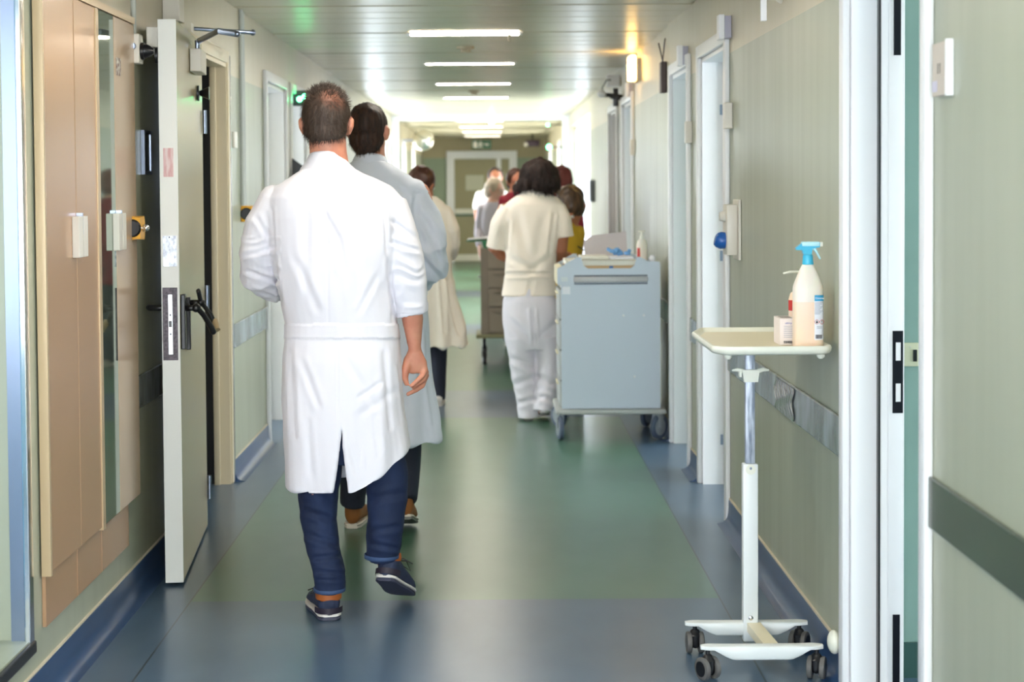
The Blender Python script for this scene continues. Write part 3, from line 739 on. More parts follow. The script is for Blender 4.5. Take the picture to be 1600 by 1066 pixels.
# emergency light: warm glowing lens
t = empty('emergency_light', (XR, 11.5, 2.2), 'amber glowing emergency light high on the right wall', 'emergency light')
pz0, pz1 = 1.47+(290-128)/226, 1.47+(290-90)/226
M_amber = mat('amber_lens', rgb(255, 200, 90), .4, emit=9, emitcol=(1, .60, .18, 1))
mk('lens', boxm(XR-.075, XR-.031, 11.4, 11.62, pz0, pz1, .01), M_amber, t, smooth=40, label='amber lit lens')
mk('base', boxm(XR-.0305, XR-.001, 11.38, 11.64, pz0-.01, pz1-.02, .003), M_beige, t)
# dark bracket with two prongs
t = empty('antenna_box', (XR, 9.72, 2.09), 'dark slim box with two thin aerials on the upper right wall', 'aerial box')
zz0, zz1 = 1.47+(290-148)/266, 1.47+(290-100)/266
M_br = mat('dark_brown_plastic', rgb(72, 56, 54), .5)
mk('box', boxm(XR-.035, XR-.001, 9.70, 9.80, zz0, zz1, .004), M_br, t)
bm = BM(); cyl(bm, (XR-.02, 9.74, zz1-.002), (XR-.045, 9.74, zz1+.11), .004, n=8); mk('aerial', bm, M_br, t)
bm = BM(); cyl(bm, (XR-.02, 9.77, zz1-.002), (XR-.004, 9.77, zz1+.14), .004, n=8); mk('aerial', bm, M_br, t)
# camera-like lamp with cable
t = empty('security_camera', (XR, 13.1, 2.1), 'white round lamp on a dark arm with looping cable on the right wall', 'wall lamp')
q = P(940, 147, 13.0); mk('head', ball(BM(), q, (.035, .05, .028)), M_white, t, smooth=True)
q2 = P(962, 152, 13.0); q2.x = min(q2.x, XR-.03)
bm = BM(); tube(bm, [(XR-.002, 13.0, q2.z), q2, q+Vector((.04, .03, 0))], [.02, .03, .012], 12); box(bm, q2.x-.02, q2.x+.02, 12.98, 13.02, q2.z-.07, q2.z+.07, .004)
mk('arm', bm, M_black, t, smooth=40)
q3 = P(948, 125, 13.0)
bm = BM(); tube(bm, [q3+Vector((.03, 0, 0)), q3, q3+Vector((-.035, 0, -.06)), q3+Vector((-.02, 0, -.13)), q2], [.005]*5, 8); mk('cable', bm, M_black, t, smooth=True)
sm('junction_box', boxm(XR-.10, XR-.001, 13.25, 13.35, 2.25, 2.34, .004), M_white, 'small white box on the upper right wall beyond the amber light', 'junction box')
# exit sign, dark projector, green lamps at the far end
t = empty('exit_sign', P(752, 226, 31.2), 'green running-man exit sign over the end door', 'exit sign')
a, b_ = P(737, 219, 31.3), P(768, 233, 31.3)
zc_ = (a.z+b_.z)/2
mk('panel', boxm(a.x, b_.x, 31.30, 31.34, b_.z, a.z, .003), mat('exit_green', rgb(24, 84, 52), .4), t)
bm = BM(); yy = 31.295; mx = (a.x+b_.x)/2
ball(bm, (mx-.02, yy, zc_+.055), (.014, .004, .016)); tube(bm, [(mx-.02, yy, zc_+.03), (mx-.03, yy, zc_-.02)], [(.014, .004)]*2, 8)
for q in (((mx-.03, yy, zc_-.02), (mx+.01, yy, zc_-.04), (mx-.0, yy, zc_-.07)), ((mx-.03, yy, zc_-.02), (mx-.05, yy, zc_-.05), (mx-.08, yy, zc_-.055)), ((mx-.02, yy, zc_+.025), (mx+.02, yy, zc_+.005), (mx+.04, yy, zc_+.02)), ((mx-.02, yy, zc_+.025), (mx-.055, yy, zc_+.01), (mx-.06, yy, zc_-.015))):
    tube(bm, q, [(.008, .003)]*3, 6)
mk('running_figure', bm, M_greyw, t)
mk('door_symbol', boxm(a.x+.03, a.x+.10, yy-.002, yy+.002, zc_-.06, zc_+.06), M_greyw, t)
bm = BM(); prism(bm, [(mx+.06, zc_+.01), (mx+.10, zc_+.01), (mx+.10, zc_+.03), (mx+.135, zc_), (mx+.10, zc_-.03), (mx+.10, zc_-.01), (mx+.06, zc_-.01)], 'y', yy-.002, yy+.002)
mk('arrow_symbol', bm, M_greyw, t)
for xx in (a.x+.05, b_.x-.05): mk('rod', cyl(BM(), (xx, 31.32, a.z), (xx, 31.32, H), .006, n=8), M_steel, t)
q = P(832, 224, 30.0)
t = empty('projector', (q.x, 30, q.z), 'dark purple box hanging under the ceiling right of the exit sign', 'projector')
mk('body', boxm(q.x-.13, q.x+.13, 29.9, 30.1, q.z-.06, q.z+.06, .02), mat('dark_purple_plastic', rgb(60, 40, 56), .4), t, smooth=40)
mk('lens', ball(BM(), (q.x-.12, 29.9, q.z-.02), .04), M_greyw, t, smooth=True)
mk('mount', cyl(BM(), (q.x, 30, q.z+.06), (q.x, 30, H), .015), M_black, t)
for (px_, py_, yy, lab) in ((858, 230, 23.5, 'green glowing lamp right of the exit sign, the brighter and lower one'), (856, 195, 23.3, 'tiny green lamp near the ceiling above the brighter one')):
    q = P(px_, py_, yy); t = empty('indicator_lamp', q, lab, 'indicator lamp', 'green lamps far down the right wall')
    r = .035 if py_ > 210 else .02
    mk('lamp', ball(BM(), q, r), M_glow, t, smooth=True); mk('stalk', cyl(BM(), q+Vector((r*.9, 0, 0)), (XR, yy, q.z), .008, n=8), M_black, t)
# notice boards on the bright wall beside the windows (right)
q = P(905, 300, 16.6)
sm('wall_phone', boxm(XR-.05, XR-.001, 16.5, 16.62, 1.30, 1.52, .006), mat('grey_phone', rgb(110, 116, 124), .4), 'small grey wall device before the bright windows on the right', 'wall phone')
# room light switch inside the near right room
t = empty('light_switch', (1.30, 4.9, 1.05), 'cream switch plate on the teal wall inside the near right room', 'switch')
a = P(1412, 573, 4.885); b_ = P(1436, 536, 4.885)
mk('plate', boxm(a.x, b_.x, 4.888, 4.899, a.z, b_.z, .002), mat('cream_switch', rgb(206, 208, 180), .4), t)
mk('rocker', boxm(a.x+.028, b_.x-.006, 4.884, 4.8875, a.z+.015, b_.z-.02), M_black, t)
mk('indicator', ball(BM(), (a.x+.02, 4.887, b_.z-.012), .0018, u=8, v=6), M_white, t)
# ---------------------------------------------------------------- overbed table
M_tray = mat('cream_melamine', rgb(232, 222, 192), .35)
M_rim = mat('pale_cream_rim', rgb(232, 232, 218), .35)
M_tw = mat('white_powder_coat', rgb(228, 232, 232), .4)
M_scr = mat('scratched_zinc', rgb(130, 140, 158), .42, .2, noise=(40, rgb(205, 212, 226), (3, 3, .35), 1), bump=(50, .1, (2, 2, .3)))
def caster(par, c, r, wid, yaw, name='caster', wm=None, hub=None, twin=True, top=None):
    """swivel caster: fork part with wheels as sub-parts; c = wheel centre"""
    c = Vector(c); ax = Vector((math.cos(yaw), math.sin(yaw), 0)); tr = Vector((-ax.y, ax.x, 0))  # ax: axle
    bm = BM(); zt = top if top else c.z + r + .02
    cyl(bm, c+Vector((0, 0, r*.95)), (c.x, c.y, zt), r*.2, n=12)
    if twin:
        tube(bm, [c - tr*r*.2 + Vector((0, 0, -.1*r)), c + tr*0 + Vector((0, 0, r*.6)), c + Vector((0, 0, r*.98))], [(wid*.30, r*.5), (wid*.42, r*.75), (wid*.3, r*.35)], 14, ref=tr)
    else:
        for k in (-1, 1):
            tube(bm, [c + ax*k*(wid*.5+.005), c + ax*k*(wid*.5+.005) + Vector((0, 0, r*.8)), c + Vector((0, 0, r*1.15))], [(.004, r*.25), (.004, r*.35), (.008, r*.4)], 10, ref=tr)
    f = mk(name, bm, hub or M_black, par, smooth=40)
    for k in ((-1, 1) if twin else (0,)):
        w = wid*.32 if twin else wid
        o = c + ax*k*(wid*.36)
        bm = BM(); prof = [(-.5, .72), (-.5, .86), (-.36, .97), (0, 1), (.36, .97), (.5, .86), (.5, .72)]
        tube(bm, [o + ax*w*a for a, _ in prof], [r*b for _, b in prof], 24, ref=(0, 0, 1), rnd=False)
        wh = mk('wheel', bm, wm or M_dark, f, smooth=40)
        bm2 = BM(); tube(bm2, [o-ax*w*.53, o-ax*w*.515, o+ax*w*.515, o+ax*w*.53], [r*.5, r*.68, r*.68, r*.5], 20, ref=(0, 0, 1), rnd=False)
        mk('hub', bm2, hub or M_black, f, smooth=40)
    return f
tx = .80
t = empty('overbed_table', (tx, 5.1, 0), 'cream-topped overbed table on a white H-shaped castor base by the right wall', 'overbed table')
def bar(yc, zt, x0, x1):
    N = 28; RR = []
    for i in range(N+1):
        u_ = i/N; x = x0 + (x1-x0)*u_; e = min(u_, 1-u_)*(x1-x0)
        th_ = .012 + (.042-.012)*min(1, max(0, (e-.045)/.05))**.7
        wd = .022*min(1, .45 + e/.02*.55)
        c = Vector((x, yc, zt-th_/2)); RR.append(ell(c, Vector((0, 1, 0)), Vector((0, 0, 1)), wd, th_/2, 16, 6))
    return rings(BM(), RR)
fb = 4.90; rb = 5.17
for yc, z, (x0, x1), lab in ((fb, .100, (.612, .975), 'front base bar'), (rb, .100, (.597, .98), 'rear base bar')):
    mk('base_bar', bar(yc, z, x0, x1), M_tw, t, smooth=40)
bm = BM(); pts = [(.83, rb-.02), (.87, rb-.02), (.853, fb+.02), (.812, fb+.02)]
prism(bm, [(tx-.012, rb-.015), (tx+.03, rb-.015), (tx+.045, fb+.016), (tx-.0, fb+.016)], 'z', .072, .100); mk('cross_bar', bm, M_tray, t)
for (x, yc, yaw) in ((.632, fb-.01, .5), (.955, fb-.01, -.35), (.628, rb, .02), (.955, rb, -.5)):
    caster(t, (x, yc, .034), .034, .052, yaw, top=.089, wm=mat('grey_tyre', rgb(96, 94, 92), .5))
mk('column', boxm(tx-.0235, tx+.0235, rb-.0225, rb+.014, .04, .598, .004), M_tw, t, smooth=40)
mk('column_cap', tube(BM(), [(tx, rb-.0228, .581), (tx, rb-.0243, .581)], [.016, .016], 20, rnd=False), M_rim, t)
mk('screw', ball(BM(), (tx, rb-.023, .115), (.008, .004, .008)), M_chrome, t, smooth=True)
mk('screw', ball(BM(), (tx, rb-.025, .585), (.004, .002, .004), u=10, v=8), M_steel, t, smooth=True)
mk('inner_column', boxm(tx-.015, tx+.015, rb-.017, rb+.009, .5985, .958, .003), M_scr, t, smooth=40)
bm = BM(); prism(bm, [(tx-.027, .893), (tx+.027, .893), (tx+.022, .855), (tx-.021, .855)], 'y', rb-.032, rb-.0172); box(bm, tx-.036, tx-.0275, rb-.028, rb-.006, .87, .888, .002)
for k in (-1, 1): tube(bm, [(tx+k*.024, rb-.022, .889), (tx+k*.040, rb-.022, .893), (tx+k*.056, rb-.022, .891)], [(.007, .004), (.006, .003), (.003, .002)], 10)
mk('height_clamp', bm, M_rim, t, smooth=40)
mk('top_bracket', boxm(tx-.045, tx+.045, rb-.04, rb+.06, .952, .9625, .001), M_steel, t)
# tray: chamfered at the far left corner, raised rim
def trayout(ins):
    x0, x1, y0, y1 = .648+ins, 1.006-ins, 4.885+ins, 5.56-ins
    pts = []
    def arc(cx, cy, r, a0, a1, n=6):
        for i in range(n+1):
            a = math.radians(a0 + (a1-a0)*i/n); pts.append((cx+r*math.cos(a), cy+r*math.sin(a)))
    r = max(.04-ins, .012)
    arc(x1-r, y0+r, r, -90, 0); arc(x1-r, y1-r, r, 0, 90)
    arc(x0+r+.03, y1-r, r, 90, 130); arc(x0+r, y1-.16, r, 150, 180); arc(x0+r, y0+.05, r, 180, 210); arc(x0+r+.012, y0+r, r, 230, 270)
    return pts
bm = BM(); RR = []
for ins, z in ((.020, .963), (.006, .968), (.001, .976), (0, .984), (.003, .990), (.010, .990), (.014, .984), (.022, .975)):
    RR.append([Vector((x, y, z)) for x, y in trayout(ins)])
rings(bm, RR); mk('tray_top', bm, [M_rim], t, smooth=50)
bm = BM(); prism(bm, trayout(.0225), 'z', .9745, .9762); mk('tray_surface', bm, M_tray, t, label='worn cream tray surface')
for x in (.70, .975): mk('foot_stud', tube(BM(), [(x, 4.93, .964), (x, 4.93, .955), (x, 4.93, .949)], [.013, .012, .006], 16, rnd=False), M_rim, t, smooth=40)
# items on the tray
M_bot = mat('translucent_plastic', rgb(240, 232, 220), .35, sss=.3)
M_liq = mat('liquid_in_plastic', rgb(246, 222, 200), .32, sss=.3)
M_cyan = mat('cyan_plastic', rgb(72, 190, 226), .3, sss=.2)
M_cyanl = mat('pale_cyan_plastic', rgb(190, 236, 246), .3)
bx, by, bz = .948, 4.99, .9763
t = empty('spray_bottle', (bx, by, bz), 'tall translucent spray bottle with cyan trigger head on the tray', 'spray bottle')
def bott(zs): return zs
bm = BM(); lathe(bm, (bx, by, bz), [(.040, 0), (.0445, .006), (.0445, .139)], 28, pw=3.2, sy=.8); mk('lower_body', bm, M_liq, t, smooth=40, label='peach-tinted filled lower half')
bm = BM(); lathe(bm, (bx, by, bz), [(.0445, .1392), (.0445, .178), (.043, .188), (.030, .222), (.019, .246), (.0165, .250)], 28, pw=2.8, sy=.8); mk('upper_body', bm, M_bot, t, smooth=40)
mk('collar', lathe(BM(), (bx, by, bz+.2505), [(.0165, 0), (.017, .002), (.015, .026), (.013, .030)], 20), M_cyan, t, smooth=40)
bm = BM(); prism(bm, [(bx-.037, bz+.300), (bx-.030, bz+.306), (bx-.018, bz+.315), (bx+.034, bz+.317), (bx+.034, bz+.302), (bx+.012, bz+.298), (bx+.010, bz+.281), (bx-.014, bz+.281), (bx-.018, bz+.294), (bx-.036, bz+.294)], 'y', by-.011, by+.011)
mk('trigger_head', bm, M_cyan, t)
mk('top_shell', boxm(bx-.020, bx+.033, by-.0125, by+.0125, bz+.305, bz+.319, .003), M_cyanl, t, smooth=40)
mk('nozzle', boxm(bx+.0345, bx+.044, by-.008, by+.008, bz+.304, bz+.318, .002), M_rim, t)
mk('trigger', tube(BM(), [(bx+.018, by, bz+.300), (bx+.027, by, bz+.286), (bx+.036, by, bz+.268)], [(.006, .007), (.004, .006), (.003, .005)], 12), M_cyanl, t, smooth=True)
# label wraps the right front of the body (conforming patch)
def patch(c, prof_r, sy, a0, a1, z0, z1, off, n=14, pw=3.2):
    RR = []
    for z in (z0, z1):
        r = []
        for i in range(n+1):
            a = math.radians(a0+(a1-a0)*i/n); e = 2/pw
            r.append(Vector((c[0]+(prof_r+off)*sgnpow(math.cos(a), e), c[1]+(prof_r*sy+off)*sgnpow(math.sin(a), e), c[2]+z)))
        RR.append(r)
    return rings(BM(), RR, closed=False, cap=False)
M_lab = mat('label_paper', rgb(238, 240, 248), .5)
lb = mk('label', patch((bx, by, bz), .0445, .8, -82, -8, .026, .152, .0004), M_lab, t, smooth=True)
mk('label_header', patch((bx, by, bz), .0445, .8, -82, -8, .142, .160, .0008), mat('label_blue', rgb(60, 166, 214), .5), t, smooth=True)
fy = by - .0445*.8 - .0012
text('brand_word', 'Citronse', .0075, TM((bx+.029, fy, bz+.151), (1, 0, 0), (0, 0, 1)), M_lab, t)
M_ink = mat('grey_ink', rgb(150, 156, 172), .6); M_inkd = mat('dark_ink', rgb(50, 50, 60), .6); M_red = mat('red_ink', rgb(200, 60, 56), .5)
bm = BM()
for i in range(9): box(bm, bx+.014, bx+.038-.004*(i % 3), fy, fy+.0003, bz+.137-i*.0042, bz+.1384-i*.0042)
for i in range(3): box(bm, bx+.020, bx+.036, fy, fy+.0003, bz+.066-i*.003, bz+.067-i*.003)
mk('fine_print', bm, M_ink, t)
bm = BM(); x = bx+.016; random.seed(3)
while x < bx+.036:
    wv = random.choice((.0006, .001, .0014)); box(bm, x, x+wv, fy, fy+.0003, bz+.030, bz+.042); x += wv+random.choice((.0006, .001))
mk('barcode', bm, M_inkd, t)
bm = BM()
for cx in (bx+.020, bx+.0345):
    cz = bz+.080; R_ = .0082; r_ = .0068; k = 4
    o = [Vector((cx+R_*math.cos(PI/2*i), fy, cz+R_*math.sin(PI/2*i))) for i in range(4)]; q = [Vector((cx+r_*math.cos(PI/2*i), fy, cz+r_*math.sin(PI/2*i))) for i in range(4)]
    vo = [bm.verts.new(v) for v in o]; vi = [bm.verts.new(v) for v in q]
    for i in range(4): bm.faces.new((vo[i], vo[(i+1) % 4], vi[(i+1) % 4], vi[i]))
mk('hazard_diamond', bm, M_red, t)
bm = BM(); prism(bm, [(bx+.0175, bz+.0765), (bx+.0225, bz+.0765), (bx+.0235, bz+.080), (bx+.0215, bz+.0815), (bx+.020, bz+.0855), (bx+.0185, bz+.081), (bx+.0168, bz+.080)], 'y', fy, fy+.0003)
box(bm, bx+.0338, bx+.0352, fy, fy+.0003, bz+.0785, bz+.085); box(bm, bx+.0338, bx+.0352, fy, fy+.0003, bz+.0755, bz+.077)
mk('hazard_symbol', bm, M_inkd, t)
# second bottle behind, pump nozzle and red label peeking out
b2x, b2y = .966, 5.22
t = empty('pump_bottle', (b2x, b2y, bz), 'smaller pump bottle with red label hidden behind the spray bottle', 'pump bottle')
mk('body', lathe(BM(), (b2x, b2y, bz), [(.032, 0), (.035, .005), (.035, .13), (.030, .148), (.014, .162), (.012, .17)], 24, sy=.75), M_liq, t, smooth=40)
mk('red_label', patch((b2x, b2y, bz), .035, .75, -178, -120, .095, .128, .0006, pw=2), M_red, t, smooth=True)
bm = BM(); cyl(bm, (b2x, b2y, bz+.1705), (b2x, b2y, bz+.215), .006); tube(bm, [(b2x+.006, b2y, bz+.216), (b2x-.030, b2y, bz+.216), (b2x-.050, b2y, bz+.212)], [(.004, .007), (.004, .006), (.003, .004)], 12)
mk('pump', bm, M_rim, t, smooth=40)
t = empty('cardboard_box', (.895, 5.10, bz), 'small white carton with fine print and barcode beside the spray bottle', 'box')
cx0, cx1 = .880, .925
mk('carton', boxm(cx0-.004, cx1, 5.06, 5.17, bz+.0005, bz+.082, .0012), mat('carton_paper', rgb(236, 226, 222), .6), t)
bm = BM()
for i in range(7): box(bm, cx0+.008, cx1-.006-.003*(i % 2), 5.0592, 5.0598, bz+.058-i*.0056, bz+.0594-i*.0056)
mk('fine_print', bm, M_ink, t)
text('carton_word', 'ultiny', .0095, TM((cx0+.022, 5.0591, bz+.068), (1, 0, 0), (0, 0, 1)), mat('violet_ink', rgb(96, 96, 170), .6), t)
bm = BM(); x = cx0+.008
while x < cx1-.010:
    wv = random.choice((.0012, .002)); box(bm, x, x+wv, 5.0592, 5.0598, bz+.006, bz+.014); x += wv+.001
mk('barcode', bm, M_inkd, t)
mk('top_slot', boxm(cx0+.004, cx1-.008, 5.08, 5.15, bz+.0821, bz+.0826), mat('grey_slot', rgb(170, 164, 160), .6), t)
# white rounded thing leaning at the wall by the near jamb
sm('wall_guard', ball(BM(), (XR-.022, 4.87, .115), (.02, .035, .035)), M_rim, 'white rounded door buffer low on the wall by the near right jamb', 'door buffer', smooth=True)

# ---------------------------------------------------------------- big grey trolley
M_tg = mat('blue_grey_laminate', rgb(200, 212, 226), .38)
M_tg2 = mat('pale_grey_plastic', rgb(184, 188, 186), .4)
TY = 9.56; ks = (2600/TY)
def TX(px): return (px-768)/ks
def TZ(py): return 1.47-(py-290)/ks
t = empty('medicine_trolley', (TX(953), TY+.26, 0), 'big blue-grey medicine trolley with round-end handle beside the nurse', 'trolley')
x0, x1 = TX(876), TX(1031); D = .5
top = [(870, 421), (884, 413), (901, 403), (907, 403), (911, 416), (918, 421), (985, 421), (991, 416), (995, 403), (1001, 404), (1012, 410), (1030, 411), (1031, 414)]
poly = [(TX(876), TZ(641)), (TX(1031), TZ(641))] + [(TX(a), TZ(b)) for a, b in top[::-1]] + [(TX(870), TZ(445)), (TX(876), TZ(447))]
mk('end_panel', prism(BM(), poly, 'y', TY, TY+.022), M_tg, t, label='blue-grey near end panel')
mk('end_panel', prism(BM(), poly, 'y', TY+D-.022, TY+D), M_tg, t)
mk('cabinet', boxm(x0+.006, x1-.002, TY+.0225, TY+D-.0225, TZ(641)+.002, TZ(447), .002), M_tg2, t)
mk('side_cheek', prism(BM(), [(TX(870), TZ(446)), (TX(878), TZ(446)), (TX(878), TZ(418)), (TX(870), TZ(420))], 'y', TY+.0225, TY+D-.0225), M_tray, t)
mk('worktop', boxm(TX(880), x1-.004, TY+.0225, TY+D-.0225, TZ(446), TZ(428), .002), M_tray, t)
for k, (za, zb) in enumerate(((455, 500), (503, 548), (551, 596), (599, 638))):
    dr = mk('drawer', boxm(x0-.012, x0+.0055, TY+.03, TY+D-.03, TZ(zb), TZ(za), .002), M_tg2, t)
    mk('drawer_pull', boxm(x0-.024, x0-.0125, TY+.15, TY+D-.15, TZ(za)-.03, TZ(za)-.018, .003), M_tray, dr)
bm = BM(); tube(bm, [(TX(897), TY-.008, TZ(438)), (TX(1010), TY-.008, TZ(438))], [(.007, .017), (.007, .017)], 16, ref=(0, 0, 1), pw=4)
mk('handle_bar', bm, M_chrome if False else mat('silver_handle', rgb(186, 186, 188), .4, .1), t, smooth=40)
for zz in (TZ(433)+.003, TZ(444)-.003): mk('handle_groove', boxm(TX(896), TX(1011), TY-.003, TY-.0005, zz-.003, zz+.003), mat('groove_dark', rgb(60, 72, 92), .5), t)
mk('paper_sticker', boxm(TX(877.5), TX(890), TY-.002, TY-.0005, TZ(461), TZ(449)), M_lab, t)
mk('paper_sticker', boxm(TX(876), TX(886), TY-.002, TY-.0005, TZ(441), TZ(434)), mat('label_grey', rgb(214, 222, 228), .5), t)
for (a, b) in ((973, 495), (1005, 495), (990, 591)): mk('rivet', ball(BM(), (TX(a), TY-.0005, TZ(b)), (.006, .003, .006), u=10, v=8), M_white, t, smooth=True)
mk('base_frame', boxm(TX(866), 1.0, TY-.03, TY+D+.03, TZ(650), TZ(642), .012), M_tg2, t, smooth=40)
M_wb = mat('castor_blue_grey', rgb(84, 96, 118), .45); M_wh = mat('castor_fork_grey', rgb(150, 158, 164), .4)
rr = .072
for (x, y, yaw) in ((.385, TY-.005, .15), (.40, TY+D, .6), (.955, TY-.005, -.75), (.93, TY+D, -.5)):
    caster(t, (x, y, rr), rr, .026, yaw, twin=False, wm=M_wb, hub=M_wh, top=TZ(650)-.001)
# things on the trolley
def G(name, bm, m, lab, cat, **k): return sm(name, bm, m, lab, cat, **k)
zt = TZ(428)+.0008
G('folder', boxm(TX(908), TX(952), TY+.10, TY+.36, TZ(408), TZ(403), .002), M_plasterw, 'cream folder lying on top of the wooden tray on the trolley', 'folder')
t2 = empty('tray', (TX(950), TY+.2, zt), 'shallow wooden tray of papers on the trolley top, seen through the cut-out', 'tray')
M_wood = mat('pale_wood', rgb(206, 172, 128), .5)
mk('bottom', boxm(TX(884), TX(994), TY+.04, TY+.44, zt, zt+.012, .002), M_wood, t2)
mk('rim', boxm(TX(884), TX(994), TY+.04, TY+.055, zt+.0125, zt+.040, .002), M_wood, t2); mk('rim', boxm(TX(884), TX(994), TY+.425, TY+.44, zt+.0125, zt+.040, .002), M_wood, t2)
mk('cover', boxm(TX(884), TX(996), TY+.04, TY+.44, zt+.0405, TZ(409), .001), M_plasterw, t2)
mk('blue_tab', boxm(TX(952), TX(958), TY+.036, TY+.0395, zt+.004, zt+.038), mat('blue_tab', rgb(84, 130, 190), .5), t2)
# blue crumpled gloves
bm = BM(); random.seed(11)
for i in range(16):
    a = Vector((TX(973)+random.uniform(-.055, .05), TY+.2+random.uniform(-.05, .05), TZ(404)+.012+random.uniform(0, .02)))
    tube(bm, [a, a+Vector((random.uniform(-.03, .03), random.uniform(-.02, .02), random.uniform(-.005, .015)))], [(.012, .006)]*2, 8)
me = bake(bm, .004, 2)
G('blue_gloves', me, mat('blue_nitrile', rgb(104, 160, 214), .45), 'crumpled blue gloves lying on the trolley top', 'gloves', smooth=True)
G('paper_stack', boxm(TX(955), TX(992), TY+.12, TY+.34, TZ(408), TZ(405), .001), M_lab, 'white papers under the blue gloves on the trolley', 'papers')
px0, py0 = TX(1006), TY+.15
t2 = empty('pump_bottle', (px0, py0, zt), 'white pump bottle with a small red label on the grey trolley', 'pump bottle')
hb = TZ(376)-zt
mk('body', lathe(BM(), (px0, py0, zt), [(.028, 0), (.032, .005), (.032, hb*.80), (.026, hb*.93), (.012, hb)], 24, sy=.8), M_bot, t2, smooth=40)
bm = BM(); cyl(bm, (px0, py0, zt+hb), (px0, py0, zt+hb+.018), .012); cyl(bm, (px0, py0, zt+hb+.018), (px0, py0, zt+hb+.042), .005); tube(bm, [(px0-.018, py0, zt+hb+.044), (px0+.016, py0, zt+hb+.044)], [(.004, .007)]*2, 10)
mk('pump', bm, M_rim, t2, smooth=40)
mk('red_label', patch((px0, py0, zt), .032, .8, -150, -112, hb*.45, hb*.72, .0006, pw=2), M_red, t2, smooth=True)
G('cotton_roll', ball(BM(), (TX(1022), TY+.12, TZ(407)+.0), (.020, .020, .022)), M_lab, 'small white cotton ball beside the pump bottle on the trolley', 'cotton ball', smooth=True)
G('cotton_box', boxm(TX(1016), TX(1028), TY+.08, TY+.16, zt, TZ(407)-.0225, .002), M_plasterw, 'small white box holding the cotton ball on the trolley', 'box')
# big leaning sheet
a, b_ = P(913, 398, 10.01), P(980, 363, 10.03)
bm = BM(); prism(bm, [(TX(913)*1.047, TZ(408)+.002), (TX(980)*1.047, TZ(408)+.002), (TX(978)*1.047, 1.47-(363-290)/259), (TX(924)*1.047, 1.47-(369-290)/259), (TX(912)*1.047, 1.47-(378-290)/259)], 'y', TY+.452, TY+.462)
G('clipboard_sheet', bm, mat('pinkish_sheet', rgb(208, 198, 200), .5), 'large pale pinkish sheet standing at the back of the grey trolley', 'sheet')
# ---------------------------------------------------------------- tan trolley behind the nurse
Y2 = 13.6; k2 = 2600/Y2
X2 = lambda px: (px-768)/k2
Z2 = lambda py: 1.47-(py-290)/k2
M_tt = mat('taupe_laminate', rgb(140, 126, 112), .4); M_tt2 = mat('taupe_drawer', rgb(152, 138, 122), .4)
t = empty('chart_trolley', (X2(785), Y2+.2, 0), 'taupe drawer trolley standing left of the nurse farther down the corridor', 'trolley')
xa, xb = X2(750), X2(838); bz2 = Z2(523)
mk('body', boxm(xa, xb, Y2+.012, Y2+.45, bz2, Z2(388), .004), M_tt, t)
for za, zb in ((392, 420), (424, 449), (453, 479), (483, 519)):
    dr = mk('drawer', boxm(X2(762), xb-.02, Y2, Y2+.0115, Z2(zb), Z2(za), .002), M_tt2, t)
    mk('drawer_pull', boxm(X2(770), xb-.1, Y2-.014, Y2-.0005, Z2(za)-.028, Z2(za)-.018, .003), M_tt, dr)
mk('base_frame', boxm(xa-.04, xb+.02, Y2-.02, Y2+.47, bz2-.032, bz2-.0005, .006), mat('olive_base', rgb(150, 146, 112), .5), t, smooth=40)
for (x, y) in ((X2(755), Y2+.03), (xb-.03, Y2+.03), (X2(755), Y2+.42), (xb-.03, Y2+.42)):
    caster(t, (x, y, .06), .06, .025, .1, twin=False, wm=M_dark, hub=M_plate, top=bz2-.033)
mk('knob', ball(BM(), (xa-.012, Y2+.1, Z2(433)), .012), M_white, t, smooth=True)
t2 = empty('open_chart', (X2(752), Y2+.1, Z2(377)), 'white open chart with green underside on the taupe trolley', 'chart')
a = .04
bm = BM(); prism(bm, [(X2(730), Z2(374)), (X2(762), Z2(371)), (X2(775), Z2(385)), (X2(775), Z2(386.5)), (X2(761), Z2(373)), (X2(730), Z2(375.4))], 'y', Y2+.02, Y2+.30); mk('pages', bm, M_lab, t2)
bm = BM(); prism(bm, [(X2(728), Z2(376.4)), (X2(761), Z2(375)), (X2(775), Z2(387)), (X2(775), Z2(387.9)), (X2(755), Z2(387.9)), (X2(752), Z2(378)), (X2(728), Z2(377.6))], 'y', Y2+.015, Y2+.305); mk('cover', bm, mat('green_cover', rgb(60, 130, 92), .5), t2)
# ---------------------------------------------------------------- people
M_skin = mat('skin_warm', rgb(214, 150, 122), .5, sss=.12, noise=(18, rgb(200, 128, 104), (1, 1, 1), .8))
M_skin2 = mat('skin_tan', rgb(176, 112, 80), .5, sss=.1)
M_skinp = mat('skin_pale', rgb(222, 176, 156), .5, sss=.1)
M_coat = mat('white_coat_cotton', rgb(232, 230, 238), .75, sheen=.15, bump=(420, .08, (1, 1, 1)))
M_coatb = mat('pale_blue_coat_cotton', rgb(226, 232, 246), .75, sheen=.15)
M_coatc = mat('cream_coat_cotton', rgb(240, 232, 220), .75)
M_tunic = mat('white_tunic_cotton', rgb(250, 238, 224), .75)
M_trous = mat('white_trouser_cotton', rgb(232, 228, 236), .75)
M_jean = mat('blue_denim', rgb(32, 48, 84), .8, noise=(14, rgb(24, 38, 70), (1, 1, .5), 1), bump=(500, .15, (1, 1, .3)))
M_jeand = mat('dark_denim', rgb(36, 40, 56), .75)
M_eye = mat('eye_white', rgb(230, 228, 224), .3); M_iris = mat('dark_iris', rgb(40, 28, 22), .3)
